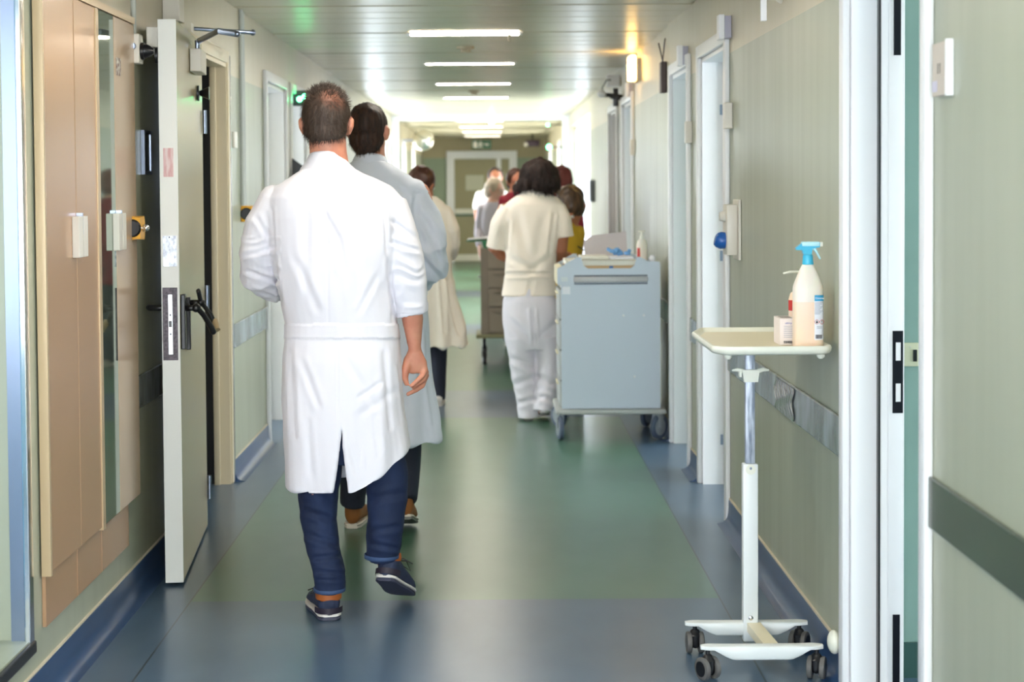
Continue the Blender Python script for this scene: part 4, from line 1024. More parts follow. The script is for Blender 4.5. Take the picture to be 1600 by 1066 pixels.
def eyes(par, c, R, s=1.0):
    for k in (-1, 1):
        q = Vector(c) + R @ Vector((.031*k*s, .083*s, .004*s)); e = mk('eye', ball(BM(), q, .011*s, u=12, v=8), M_eye, par, smooth=True)
        mk('iris', ball(BM(), q + R @ Vector((0, .0085*s, 0)), .0045*s, u=10, v=8), M_iris, e, smooth=True)
def strands(pts, nrm, L, wd, dirf, curl=.3, seed=1):
    """short hair as thin tapering blades in one mesh"""
    rnd = random.Random(seed); bm = BM()
    for p, n in zip(pts, nrm):
        d = dirf(p, n); l = L*rnd.uniform(.6, 1.3); j = Vector((rnd.gauss(0, curl), rnd.gauss(0, curl), rnd.gauss(0, curl)))
        d = (d + j*.6).normalized(); s = d.cross(n); s = s.normalized() if s.length > 1e-3 else Vector((1, 0, 0)); w_ = wd*rnd.uniform(.7, 1.2)
        a = p - n*.001; m_ = p + d*l*.5 + n*l*.12; e = p + d*l
        v = [bm.verts.new(q) for q in (a-s*w_, a+s*w_, m_+s*w_*.7, m_-s*w_*.7, e)]
        bm.faces.new((v[0], v[1], v[2], v[3])); bm.faces.new((v[3], v[2], v[4]))
    me = bpy.data.meshes.new('t'); bm.to_mesh(me); bm.free(); return me
def surf_points(me, n, cond, seed=2):
    rnd = random.Random(seed); co, no = arrs(me); idx = [i for i in range(len(co)) if cond(co[i], no[i])]
    out = [rnd.choice(idx) for _ in range(n)]
    return [Vector(co[i])+Vector((rnd.gauss(0, .002), rnd.gauss(0, .002), rnd.gauss(0, .002))) for i in out], [Vector(no[i]) for i in out]

def shoe(par, heel, toe_dir, L, W, mu, ms, mw=None, tab=None, side=1, h=.085, dark=None, laces=None, roll=0):
    """upper as a part; sole, white midsole, heel tab and laces as sub-parts"""
    heel = Vector(heel); f = Vector(toe_dir).normalized(); r = f.cross(Vector((0, 0, 1))).normalized(); u_ = r.cross(f)
    def q(a, b, c): return heel + f*a + r*b + u_*c
    def wprof(t): return W/2*(.62 + .10*math.sin(PI*min(1, t*1.2)) + .30*math.exp(-((t-.70)/.24)**2))*(1-max(0, (t-.86)/.14)**2*.75)*(1-max(0, (.06-t)/.06)**2*.35)
    def ring(t, z0, z1, k, n=22, pw=2.6):
        c = q(t*L, side*(-.012)*math.sin(PI*t)*0, (z0+z1)/2)
        return ell(c, r, u_, wprof(t)*k, (z1-z0)/2, n, pw)
    T_ = [0, .02, .06, .14, .26, .4, .55, .7, .82, .9, .96, 1.0]
    def body(z0, zf, k, n=22, pw=2.6): return rings(BM(), [ring(t, z0(t), zf(t), k, n, pw) for t in T_])
    toe = lambda t: .012*max(0, (t-.75)/.25)**2
    top = lambda t: .012 + (h-.012)*(1-.0*t) if t < .22 else .012 + (h-.012)*(1-.62*min(1, (t-.22)/.62)**.9) - .02*max(0, (t-.9)/.1)
    up = mk('shoe', body(lambda t: .018+toe(t), lambda t: max(.03, top(t))+toe(t)*.5, .94, pw=2.3), mu, par, smooth=True)
    mk('sole', body(lambda t: toe(t), lambda t: .0115+toe(t), 1.0, pw=5), ms, up, smooth=40)
    mk('midsole', body(lambda t: .012+toe(t), lambda t: .0225+toe(t), 1.03, pw=5), mw or ms, up, smooth=40)
    if tab is not None:
        RR = []
        for (z, wd) in ((h-.030, .45), (h-.024, 1.0), (h-.012, 1.0), (h+.004, .85)):
            rr_ = []
            for i in range(13):
                a = math.radians(-90 + 180*i/12*1.0)*wd
                rr_.append(q(.034 - .042*math.cos(a) , math.sin(a)*W*.37, z + .004*math.cos(3*a)))
            RR.append(rr_)
        inn = [[p_ + (q(.034, 0, 0)-p_+u_*((p_-heel).dot(u_))).normalized()*.004 for p_ in rr_] for rr_ in RR]
        bm = BM(); rings(bm, RR, closed=False, cap=False); rings(bm, inn, closed=False, cap=False)
        mk('heel_tab', bm, tab, up, smooth=True, label='orange-brown leather heel tab')
    if dark is not None:
        RR = [[q(.040 - .052*math.cos(a), math.sin(a)*W*.395*(1+.0), z) for a in [math.radians(-85+170*i/12) for i in range(13)]] for z in (.024, .034, .044)]
        mk('heel_counter', rings(BM(), RR, closed=False, cap=False), dark, up, smooth=True)
    if laces is not None:
        bm = BM()
        tube(bm, [q(.30*L, 0, h*.95), q(.34*L, .03*side, h*.98), q(.38*L, .06*side, h*.85)], [.0022]*3, 6)
        tube(bm, [q(.34*L, 0, h*.92), q(.42*L, .035*side, h*.95), q(.46*L, .05*side, h*.65), q(.40*L, .02*side, h*.8)], [.0022]*4, 6)
        for i in range(4): tube(bm, [q((.30+.07*i)*L, -.022, h*(.93-.09*i)), q((.32+.07*i)*L, 0, h*(.99-.09*i)), q((.30+.07*i)*L, .022, h*(.93-.09*i))], [.0025]*3, 6)
        mk('laces', bm, laces, up, smooth=True)
    return up
def hand(bm, wrist, d, palm_n, side, s=1.0, curl=.9):
    """relaxed hand: d = pointing direction, palm_n = palm normal, side=+1 thumb toward d x palm_n"""
    w_ = Vector(wrist); d = Vector(d).normalized(); n = Vector(palm_n); n = (n - d*n.dot(d)).normalized(); x = d.cross(n)*side
    def q(a, b, c): return w_ + d*(a*s) + x*(b*s) + n*(c*s)
    tube(bm, [q(-.02, 0, 0), q(.01, 0, 0), q(.05, 0, .002), q(.082, -.004, .004)], [(.027*s, .020*s), (.030*s, .019*s), (.040*s, .016*s), (.040*s, .013*s)], 14, ref=n)
    for i, (b, L) in enumerate(((.030, .072), (.010, .080), (-.011, .074), (-.031, .058))):
        base = q(.085 - .004*abs(i-1), b, .003); a0 = .25*curl + .08*i; p = base; pts = [q(.06, b*.9, .003), p]
        for k, seg in enumerate((.44, .32, .26)):
            a = a0 + curl*(.30+.45*k); p = p + (d*math.cos(a) + n*math.sin(a))*L*seg*s; pts.append(p)
        tube(bm, pts, [.009*s, .0092*s, .0085*s, .0078*s, .0068*s], 10, ref=x)
    p0 = q(.018, .026, .006)
    tube(bm, [p0, q(.045, .048, .016), q(.072, .052, .026), q(.092, .046, .036)], [.013*s, .0115*s, .0098*s, .0078*s], 10, ref=n)

# ============ the front man
YA = 5.62
A0 = P(527, 975, YA); A0.z = 0
man = empty('person', (A0.x, YA+.1, 0), 'man walking away in a long white coat and blue jeans, the nearest person', 'person', 'people walking or working in the corridor')
q = lambda px, py, dy=0: P(px, py, YA+dy)
hc = q(511, 193, .01); RH = frame((.06, 1, -.03))
bm = BM(); head(bm, hc, RH, .99)
tube(bm, [q(511, 208, -.01), q(513, 240, -.01), q(515, 268, 0), q(517, 292, .0)], [(.062, .066), (.063, .064), (.070, .068), (.10, .075)], 20)
rows(bm, [(285, 460, 572, .075), (300, 438, 600, .095), (340, 428, 612, .11), (420, 440, 605, .11), (500, 455, 608, .105), (560, 458, 612, .105), (640, 468, 608, .09)], YA)
tube(bm, [q(435, 310), q(402, 385, .02), q(402, 440, .05), q(430, 458, .18), q(470, 450, .25)], [.045, .042, .036, .032, .026], 14)
tube(bm, [q(606, 322), q(630, 400, -.01), q(640, 470, .0), q(645, 500, .01), q(646, 520, .015), q(648, 545, .02)], [.046, .044, .040, (.036, .034), (.030, .028), (.0215, .025)], 16)
hand(bm, q(478, 447, .27), (1, .25, .1), (0, -.2, 1), -1, .95, 1.2)
# right hand, modelled finger by finger
H_ = lambda zx, zy, dy=0: q(600+zx/6.66, 480+zy/6.66, .02+dy)
tube(bm, [H_(322, 400), H_(322, 450), H_(318, 520, .0), H_(330, 590, .003), H_(350, 640, .006)], [(.021, .022), (.024, .020), (.034, .019), (.039, .018), (.036, .016)], 18)
tube(bm, [H_(380, 560, .004), H_(425, 650, .004), H_(405, 705, -.004), H_(350, 760, -.012), H_(285, 822, -.014)], [.014, .0115, .0095, .0088, .0072], 12)
tube(bm, [H_(395, 590, .014), H_(440, 680, .018), H_(412, 755, .010), H_(350, 800, .002), H_(300, 835, -.002)], [.013, .0105, .0095, .0085, .007], 12)
tube(bm, [H_(400, 610, .026), H_(440, 715, .032), H_(400, 820, .024), H_(330, 865, .012), H_(248, 908, .004)], [.012, .0105, .0095, .0088, .0072], 12)
tube(bm, [H_(390, 610, .036), H_(425, 720, .046), H_(390, 800, .042), H_(340, 845, .034)], [.011, .0095, .0085, .0065], 12)
tube(bm, [H_(255, 545, -.002), H_(225, 650, -.010), H_(218, 735, -.012), H_(235, 800, -.010)], [.017, .0135, .0115, .009], 14)
tube(bm, [q(490, 690), q(497, 770), q(500, 815, .03), q(511, 880, 0), q(514, 935, .02)], [.075, .055, .045, .040, .033], 14)
tube(bm, [q(585, 690), q(604, 770, .02), q(600, 815, .02), q(599, 855, .03), q(604, 880, .06)], [.075, .055, .045, .038, .032], 14)
me = bake(bm, .0042, 3)
wrinkle(me, noise=[(.0008, (60, 60, 60))], back_only=False)
body = mk('body', me, M_skin, man, smooth=True)
eyes(man, hc, RH)
# hair: close-cropped, thinning at the crown
def thin(name, dark, scalp, c, r):
    m = mat(name, dark, .6, noise=(160, tuple(v*1.8 for v in dark[:3])+(1,), (1, 1, .15), .7))
    nt = m.node_tree; b = nt.nodes['Principled BSDF']; src = b.inputs['Base Color'].links[0].from_socket
    g = nt.nodes.new('ShaderNodeTexCoord'); d = nt.nodes.new('ShaderNodeVectorMath'); d.operation = 'DISTANCE'; d.inputs[1].default_value = c
    nt.links.new(g.outputs['Object'], d.inputs[0]); mr = nt.nodes.new('ShaderNodeMapRange'); mr.inputs[1].default_value = r*.3; mr.inputs[2].default_value = r; mr.inputs[3].default_value = 1; mr.inputs[4].default_value = 0
    nt.links.new(d.outputs['Value'], mr.inputs[0]); x = nt.nodes.new('ShaderNodeMix'); x.data_type = 'RGBA'; nt.links.new(mr.outputs[0], x.inputs[0]); nt.links.new(src, x.inputs[6]); x.inputs[7].default_value = scalp
    nt.links.new(x.outputs[2], b.inputs['Base Color']); return m
crown = q(516, 163, -.05) - man.location
M_hairA = thin('greying_brown_hair', rgb(70, 54, 44), rgb(176, 104, 76), tuple(crown), .055)
bm = BM(); ball(bm, hc + RH @ Vector((0, -.022, .030)), (.0815, .094, .094), RH); ball(bm, hc + RH @ Vector((0, -.038, -.020)), (.073, .072, .056), RH)
tube(bm, [hc + RH @ Vector((0, -.052, -.03)), hc + RH @ Vector((0, -.047, -.062))], [(.062, .040), (.050, .026)], 16)
me = bake(bm, .005, 4)
wrinkle(me, noise=[(.0022, (90, 90, 40)), (.002, (30, 30, 30))], back_only=False)
hs = surf_points(me, 7500, lambda c, n: n[1] < .35 or n[2] > .3)
hair = mk('hair', me, M_hairA, man, smooth=True)
def dirA(p, n):
    up = max(0, n.z); return (Vector((0, -.15, -1))*(1-up) + n*(.25+up*.9) + Vector((.25, .5, .35))*up).normalized()
mk('hair_strands', strands(hs[0], hs[1], .017, .0006, dirA, .35), thin('hair_strand_brown', rgb(60, 48, 40), rgb(120, 70, 50), tuple(crown), .045), hair)
# coat
co_rows = [(262, 478, 552, .072), (270, 464, 566, .085), (280, 446, 588, .098), (292, 428, 612, .112), (308, 418, 628, .122), (340, 416, 632, .130), (400, 424, 622, .138), (450, 434, 614, .138),
           (505, 446, 620, .132), (520, 446, 622, .134), (560, 443, 626, .148), (620, 440, 630, .158), (690, 443, 635, .166), (757, 447, 641, .172)]
bm = BM(); rows(bm, co_rows, YA, 40, 2.5)
inner = BM(); rows(inner, [(600, 450, 622, .140), (690, 453, 627, .152), (775, 455, 634, .160)], YA, 40, 2.5)
bm = boolean(bm, inner)
V = BM(); a, b_, c_ = q(528, 666, -.3), q(503, 860, -.3), q(547, 860, -.3)
prism(V, [(a.x, a.z), (b_.x, b_.z), (c_.x, c_.z)], 'y', YA-.4, YA+.0)
bm = boolean(bm, V)
tube(bm, [q(430, 312, .0), q(411, 350, .0), q(404, 395, .01), q(403, 432, .05), q(425, 447, .13), q(455, 450, .22)], [(.055, .062), (.062, .065), (.064, .066), (.062, .062), (.056, .056), (.046, .048)], 22)
tube(bm, [q(612, 316, .0), q(622, 350, -.01), q(633, 400, -.01), q(637, 440, -.005), q(642, 470, .0), q(644.5, 488, .005)], [(.052, .060), (.058, .064), (.064, .066), (.063, .062), (.055, .056), (.050, .052)], 22, rnd=False)
me = bake(bm, .0045, 3)
def coat_extra(co, no, px, py):
    d = np.zeros(len(co)); back = no[:, 1] < .3
    sl = np.clip(1-((px-635)/ (33.0))**2, 0, 1)*(py > 380)*(py < 490)        # bunched right sleeve
    wp = co + .03*np.stack([vnoise(co*16), vnoise(co*16+5), vnoise(co*16+9)], 1)
    d += sl*.011*(.45-np.abs(vnoise(wp*np.array((11, 11, 34)))))*np.clip((py-375)/50, 0, 1)
    sl2 = (px < 440)*(py > 370)*(py < 478)
    d += sl2*.009*(.4-np.abs(vnoise(wp*np.array((12, 12, 26))+3)))
    belt = (py > 507)*(py < 529)*(px > 444)*(px < 626)*back
    d += belt*.0035
    d -= (np.abs(px-(511+ (py-300)*.015)) < 1.0)*back*(py > 268)*(py < 505)*.0012
    # hem flare ripples
    d += np.clip((py-540)/200, 0, 1)*.006*np.sin(px*.11+1.3*np.sin(px*.03))*(px < 640)*(py < 770)*np.clip((645-px)/20, 0, 1)
    return d
wrinkle(me, creases=[(504, 304, 508, 336, 4, .003), (508, 336, 528, 372, 5, .0035), (528, 372, 540, 425, 6, .003), (480, 320, 476, 480, 7, .003), (550, 330, 560, 480, 8, .003),
    (600, 322, 606, 400, 3, .004), (606, 400, 616, 505, 4, .005), (424, 320, 428, 400, 3, .0035), (428, 400, 440, 480, 4, .004), (460, 400, 500, 490, 6, .003), (590, 430, 560, 490, 5, .003),
    (452, 535, 462, 700, 5, .003), (528, 532, 528, 668, 1.3, .0018), (600, 535, 612, 700, 5, .004), (540, 560, 590, 640, 6, .0025), (598, 596, 560, 622, 4, .002), (560, 650, 620, 610, 6, .002), (470, 560, 500, 640, 5, .003),
    (545, 690, 560, 750, 4, .003), (585, 650, 592, 735, 5, .004), (480, 650, 486, 750, 5, .003), (622, 560, 636, 680, 3, .004), (380, 400, 430, 388, 3.5, .004), (384, 424, 436, 440, 3.5, .005), (392, 452, 436, 466, 3, .004), (400, 340, 420, 372, 4, .003),
    (612, 345, 650, 372, 4, .004), (610, 378, 655, 392, 3.5, .004), (470, 290, 560, 286, 5, .0025)],
    noise=[(.0036, (11, 9, 4)), (.0016, (24, 24, 15))], extra=coat_extra)
# right side of the hem sweeps upward
co, no = arrs(me); px, py = pix(co)
u_ = np.clip((px-548)/92, 0, 1)*(py > 600)*(py < 790); lift = 57*u_**1.3*np.clip((py-640)/115, 0, 1)
co[:, 2] += lift/463.0; setco(me, co)
coat = mk('coat', me, M_coat, man, smooth=True)
# stand collar
RR = []
for (py_, xl, xr, d, dy) in ((272, 465, 562, .083, .0), (262, 470, 553, .078, -.002), (250, 477, 545, .074, -.006), (238, 483, 538, .070, -.008), (236.5, 484.5, 536, .067, -.008), (239, 487, 533, .063, -.007), (255, 487, 535, .064, 0), (272, 480, 545, .070, 0)):
    c = q((xl+xr)/2, py_, dy); rx = (q(xr, py_, dy)-c).length
    r_ = []
    for i in range(41):
        a = math.radians(-90-128 + 256*i/40)
        z = c.z - .030*max(0, math.sin(a)+.0)**1.0*1.0 - .010*(1-abs(math.sin(a)))*(1 if py_ < 262 else 0)
        r_.append(Vector((c.x + rx*math.cos(a), c.y + d*math.sin(a), z)))
    RR.append(r_)
mk('collar', rings(BM(), RR, closed=False, cap=False), M_coat, coat, smooth=True)
# gathered cuff of the right sleeve
RR = []
for k, (py_, rr_) in enumerate(((474, .050), (480, .0535), (486, .053), (490.5, .0525), (491.5, .050), (488, .046))):
    c = q(644.5-.2*(490-py_)*.3, py_, .004); RR.append([c + Vector((math.cos(a)*(rr_+.0016*math.sin(a*23)), math.sin(a)*(rr_*1.0), (math.cos(a))*.012 + .001*math.sin(a*17))) for a in [2*PI*i/90 for i in range(90)]])
mk('cuff', rings(BM(), RR, cap=False), M_coat, coat, smooth=True)
# jeans
bm = BM(); rows(bm, [(560, 462, 612, .11), (640, 462, 618, .118), (700, 464, 622, .115), (720, 468, 618, .105)], YA)
tube(bm, [q(500, 690, 0), q(500, 745, .01), q(498, 775, .02), q(498, 812, .025), q(506, 860, .01), q(513, 895, .0), q(515, 922, .005)], [(.086, .10), (.078, .092), (.067, .078), (.062, .070), (.056, .064), (.052, .062), (.050, .060)], 24, rnd=False)
tube(bm, [q(590, 690, 0), q(603, 740, .0), q(605, 775, .01), q(603, 812, .01), q(599, 848, .02), q(597, 869, .04)], [(.086, .10), (.073, .088), (.068, .078), (.063, .070), (.059, .066), (.056, .062)], 24, rnd=False)
me = bake(bm, .0055, 2)
wrinkle(me, creases=[(476, 800, 520, 812, 5, .006), (480, 835, 522, 850, 5, .006), (490, 872, 530, 868, 4, .006), (495, 893, 535, 898, 4, .006), (580, 830, 622, 822, 5, .005), (580, 850, 620, 858, 4, .005), (582, 780, 630, 770, 6, .005), (478, 770, 520, 785, 6, .005), (500, 905, 536, 905, 3, .004)],
    noise=[(.007, (13, 13, 9)), (.003, (30, 30, 18))])
jeans = mk('jeans', me, M_jean, man, smooth=True)
M_stitch = mat('faded_denim_hem', rgb(66, 88, 128), .7, noise=(60, rgb(60, 84, 126), (1, 1, 1), 1))
for c, rr_ in ((q(515, 921, .005), .052), (q(597, 869, .04), .058)):
    RR = [[c + Vector((math.cos(a)*k*rr_, math.sin(a)*k*rr_*1.2, z)) for a in [2*PI*i/40 for i in range(40)]] for z, k in ((.010, 1.0), (.008, 1.05), (-.004, 1.05), (-.005, .98))]
    mk('hem', rings(BM(), RR, cap=False), M_stitch, jeans, smooth=True)
M_shn = mat('navy_suede', rgb(52, 62, 90), .7, noise=(30, rgb(42, 50, 76), (1, 1, 1), 1)); M_shs = mat('grey_navy_sole', rgb(66, 68, 88), .6); M_shw = mat('white_midsole', rgb(232, 226, 220), .5)
M_tab = mat('orange_brown_leather', rgb(178, 98, 44), .5); M_shd = mat('dark_plum_counter', rgb(46, 38, 54), .5)
lh = P(516, 972, YA-.035); lh.z = .0005
shoe(man, lh, (-.24, 1, 0), .285, .122, M_shn, M_shs, M_shw, M_tab, -1, .098, M_shd, M_black)
rh = P(600, 908, YA-.02); rt = P(636, 944, YA+.24); rt.z = max(rt.z, .004)
shoe(man, rh, (rt-rh), .285, .112, M_shn, M_shs, M_shw, M_tab, 1, .102, M_shd, M_black)

# ============ second man, pale blue coat
YBm = 7.05
q = lambda px, py, dy=0: P(px, py, YBm+dy)
B0 = P(592, 822, 7.1); B0.z = 0
man2 = empty('person', (B0.x, 7.1, 0), 'man in a pale blue long coat and brown boots, half hidden behind the front man', 'person', 'people walking or working in the corridor')
hb = q(577, 206, .0); RB = frame((.25, 1, -.02))
bm = BM(); head(bm, hb, RB, 1.02)
tube(bm, [q(578, 215), q(579, 245), q(582, 275)], [(.06, .064), (.062, .064), (.08, .075)], 18)
rows(bm, [(270, 545, 620, .08), (290, 525, 650, .10), (340, 520, 660, .11), (480, 530, 650, .11), (600, 530, 655, .12), (650, 545, 650, .11)], YBm)
tube(bm, [q(655, 300), q(678, 370, .0), q(676, 430, .08), q(650, 440, .25), q(625, 440, .33)], [.045, .045, .040, .034, .026], 14)
tube(bm, [q(525, 300), q(505, 370, .0), q(505, 430, .08), q(530, 440, .25), q(550, 440, .33)], [.045, .045, .040, .034, .026], 14)
hand(bm, q(618, 440, .35), (-1, .25, .1), (0, -.2, 1), 1, 1, 1.1); hand(bm, q(556, 440, .35), (1, .25, .1), (0, -.2, 1), -1, 1, 1.1)
tube(bm, [q(556, 640), q(553, 750, .05), q(552, 790, .1)], [.075, .048, .034], 14); tube(bm, [q(630, 640), q(634, 730), q(634, 790, -.05)], [.07, .048, .034], 14)
mk('body', bake(bm, .007, 3), M_skin, man2, smooth=True); eyes(man2, hb, RB)
M_hairB = mat('dark_brown_hair', rgb(34, 22, 18), .65, noise=(70, rgb(70, 42, 26), (1, 1, .15), .8))
bm = BM(); ball(bm, hb + RB @ Vector((0, -.024, .030)), (.084, .096, .096), RB); ball(bm, hb + RB @ Vector((0, -.040, -.030)), (.074, .070, .072), RB)
me = bake(bm, .006, 4); wrinkle(me, noise=[(.006, (40, 40, 14)), (.003, (90, 90, 30))], back_only=False)
hs = surf_points(me, 5000, lambda c, n: n[1] < .4 or n[2] > .3, 5)
hr = mk('hair', me, M_hairB, man2, smooth=True); mk('hair_strands', strands(hs[0], hs[1], .016, .0007, lambda p, n: (Vector((0, .2, -1)) + n*.12).normalized(), .15, 4), M_hairB, hr)
bm = BM(); rows(bm, [(252, 553, 603, .078), (262, 540, 618, .09), (275, 520, 640, .105), (292, 505, 658, .115), (320, 502, 664, .125), (400, 510, 662, .135), (470, 516, 666, .14), (560, 514, 674, .15), (620, 510, 680, .155), (689, 506, 688, .16)], YBm, 36, 2.5)
inner = BM(); rows(inner, [(600, 520, 668, .14), (700, 518, 676, .145)], YBm, 36, 2.5); bm = boolean(bm, inner)
tube(bm, [q(645, 300, 0), q(664, 340, .0), q(675, 385, .0), q(674, 420, .06), q(655, 435, .18), q(630, 440, .30)], [(.060, .07), (.070, .075), (.072, .078), (.070, .072), (.06, .06), (.045, .045)], 20)
tube(bm, [q(525, 300, 0), q(506, 340, .0), q(498, 385, .0), q(500, 420, .06), q(515, 435, .18), q(545, 440, .30)], [(.060, .07), (.070, .075), (.072, .078), (.070, .072), (.06, .06), (.045, .045)], 20)
me = bake(bm, .0065, 3)
def exB(co, no, px, py):
    a = (px > 640)*(py > 300)*(py < 460)
    return a*.006*np.sin((py*.8-px*.6)*.13 + 2*vnoise(co*9)) + np.clip((py-500)/150, 0, 1)*.010*np.sin(px*.13)
wrinkle(me, creases=[(620, 290, 690, 380, 6, .008), (650, 300, 640, 420, 5, .007), (664, 340, 690, 420, 5, .006), (655, 395, 690, 440, 5, .006), (640, 440, 660, 600, 5, .008), (665, 500, 680, 680, 4, .006)], noise=[(.006, (8, 8, 5)), (.002, (25, 25, 14))], extra=exB)
ct = mk('coat', me, M_coatb, man2, smooth=True)
RR = []
for (py_, xl, xr, d) in ((262, 541, 616, .088), (252, 548, 608, .082), (242, 553, 603, .078), (238, 555, 600, .074), (242, 558, 597, .070), (262, 556, 600, .072)):
    c = q((xl+xr)/2, py_); rx = (q(xr, py_)-c).length
    RR.append([Vector((c.x+rx*math.cos(a), c.y+d*math.sin(a), c.z-.012*abs(math.cos(a))-.02*max(0, math.sin(a)))) for a in [math.radians(-90-125+250*i/30) for i in range(31)]])
mk('collar', rings(BM(), RR, closed=False, cap=False), M_coatb, ct, smooth=True)
bm = BM(); tube(bm, [q(562, 620), q(555, 700, .02), q(552, 750, .06), q(551, 787, .09)], [(.10, .11), (.075, .09), (.062, .07), (.055, .062)], 20, rnd=False)
tube(bm, [q(628, 620), q(632, 700), q(634, 740, -.02), q(634, 782, -.08)], [(.09, .11), (.07, .09), (.058, .07), (.050, .060)], 20, rnd=False)
me = bake(bm, .007, 2); wrinkle(me, noise=[(.006, (12, 12, 18))], back_only=False); mk('jeans', me, M_jeand, man2, smooth=True)
M_boot = mat('brown_suede', rgb(142, 88, 40), .7); M_bs = mat('cream_sole', rgb(214, 204, 190), .5); M_gs = mat('grey_sole', rgb(110, 110, 106), .6)
p = P(550, 821, 7.1); p.z = .0005
shoe(man2, p, (.1, 1, 0), .29, .115, M_boot, M_bs, M_bs, None, -1, .12)
p = P(634, 812, 6.93); p2 = P(636, 846, 7.17); p2.z = .003
shoe(man2, p, p2-p, .28, .105, M_boot, M_gs, M_bs, None, 1, .11)

# ============ woman with flaring coat, farther on
YC = 11.1
q = lambda px, py, dy=0: P(px, py, YC+dy)
C0 = P(672, 636, YC); C0.z = 0
per = empty('person', (C0.x, YC, 0), 'brown-haired woman in a flaring cream coat right of the pale blue coat', 'person', 'people walking or working in the corridor')
hcc = q(662, 290, .0); RC = frame((.55, 1, -.35))
bm = BM(); head(bm, hcc, RC, .92); tube(bm, [q(664, 292), q(666, 312), q(667, 325)], [(.05, .055), (.05, .055), (.07, .06)], 14)
rows(bm, [(318, 645, 690, .07), (335, 638, 697, .08), (430, 645, 690, .09), (520, 640, 700, .10)], YC)
for x in (660, 684): tube(bm, [q(x, 510), q(x+1, 570, .0), q(x+1, 622, 0), q(x+1, 630, .02)], [.06, .045, .034, .03], 12)
tube(bm, [q(696, 335), q(703, 380, .04), q(702, 400, .12), q(694, 395, .2)], [.035, .035, .03, .022], 12); hand(bm, q(694, 395, .2), (-.6, 1, 0), (0, 0, 1), -1, .85)
tube(bm, [q(636, 335), q(630, 380), q(632, 400, .1), q(645, 395, .2)], [.035, .035, .03, .022], 12); hand(bm, q(645, 395, .2), (.6, 1, 0), (0, 0, 1), 1, .85)
mk('body', bake(bm, .008, 3), M_skin2, per, smooth=True); eyes(per, hcc, RC, .92)
M_hairC = mat('auburn_brown_hair', rgb(56, 32, 24), .45, noise=(50, rgb(84, 44, 32), (1, 1, .2), .8))
bm = BM(); ball(bm, hcc + RC @ Vector((0, -.030, .03)), (.090, .098, .098), RC); ball(bm, hcc + RC @ Vector((-.02, -.05, -.0)), (.075, .07, .08), RC); ball(bm, q(648, 284, -.02), (.05, .06, .05))
me = bake(bm, .008, 4); wrinkle(me, noise=[(.010, (30, 30, 14))], back_only=False); mk('hair', me, M_hairC, per, smooth=True)
bm = BM(); rows(bm, [(306, 655, 682, .06), (316, 645, 693, .075), (330, 636, 701, .09), (370, 634, 706, .10), (420, 636, 706, .11), (460, 634, 712, .13), (500, 630, 722, .15), (540, 622, 736, .18)], YC, 32, 2.3)
tube(bm, [q(694, 332), q(706, 360), q(708, 382, .03), q(704, 398, .12)], [.05, .052, .048, .042], 14); tube(bm, [q(644, 332), q(632, 360), q(630, 382, .03), q(634, 398, .12)], [.05, .052, .048, .042], 14)
me = bake(bm, .009, 3); wrinkle(me, creases=[(700, 430, 720, 530, 4, .02), (690, 430, 695, 530, 3, .012)], noise=[(.01, (7, 7, 4))], extra=lambda co, no, px, py: np.clip((py-430)/100, 0, 1)*.015*np.sin(px*.22))
mk('coat', me, M_coatc, per, smooth=True)
bm = BM()
for x, dy in ((660, .1), (684, 0)): tube(bm, [q(x, 520, 0), q(x+1, 575, dy*.5), q(x+1, 625, dy)], [(.07, .08), (.055, .06), (.048, .055)], 14, rnd=False)
mk('trousers', bake(bm, .009, 2), M_jeand, per, smooth=True)
for x, dy in ((661, .1), (685, 0)):
    p = P(x, 634, YC+dy-.06); p.z = .0005; shoe(per, p, (0, 1, 0), .25, .09, M_shw, M_shw, M_shw, None, 1, .07)

# ============ nurse in white tunic
YD = 10.35
q = lambda px, py, dy=0: P(px, py, YD+dy)
D0 = P(840, 660, YD); D0.z = 0
nur = empty('person', (D0.x, YD, 0), 'nurse with dark bobbed hair in white tunic and trousers beside the grey trolley', 'person', 'people walking or working in the corridor')
hd = q(843, 277, .05); RD = frame((.35, 1, -.55))
bm = BM(); head(bm, hd, RD, .95); tube(bm, [q(842, 285, .02), q(838, 300, -.0), q(836, 318, -.01)], [(.052, .055), (.052, .055), (.08, .06)], 14)
rows(bm, [(312, 805, 868, .07), (330, 792, 876, .085), (400, 798, 862, .085), (440, 796, 864, .095), (500, 794, 868, .10), (520, 800, 866, .09)], YD)
tube(bm, [q(788, 328), q(777, 360, .0), q(772, 388, .03), q(782, 398, .12), q(800, 408, .24)], [.045, .043, .040, .036, .026], 14)
tube(bm, [q(872, 326), q(878, 360, -.02), q(875, 390, -.01), q(880, 406, .06), q(886, 408, .12)], [.044, .046, .046, .036, .026], 14)
hand(bm, q(803, 409, .25), (.8, .6, -.1), (0, 0, -1), -1, .9, .7); hand(bm, q(887, 407, .13), (.5, .9, -.05), (0, 0, -1), -1, .9, .6)
tube(bm, [q(815, 510), q(822, 580, .03), q(826, 635, .03), q(828, 650, .05)], [.07, .045, .034, .03], 14); tube(bm, [q(858, 510), q(857, 580, -.0), q(848, 628, -.02), q(846, 642, .0)], [.07, .045, .034, .03], 14)
mk('body', bake(bm, .007, 3), M_skin2, nur, smooth=True); eyes(nur, hd, RD, .95)
M_hairD = mat('very_dark_hair', rgb(26, 15, 13), .75, noise=(60, rgb(48, 26, 20), (1, 1, .2), .8))
bm = BM(); ball(bm, q(842, 273, .02), (.122, .115, .105)); ball(bm, q(847, 284, .0), (.115, .10, .085)); ball(bm, q(824, 287, .0), (.072, .08, .05)); ball(bm, q(814, 292, .0), (.050, .05, .030)); ball(bm, q(858, 288, .0), (.070, .08, .062))
tube(bm, [q(820, 288), q(805, 299)], [.034, .010], 10)
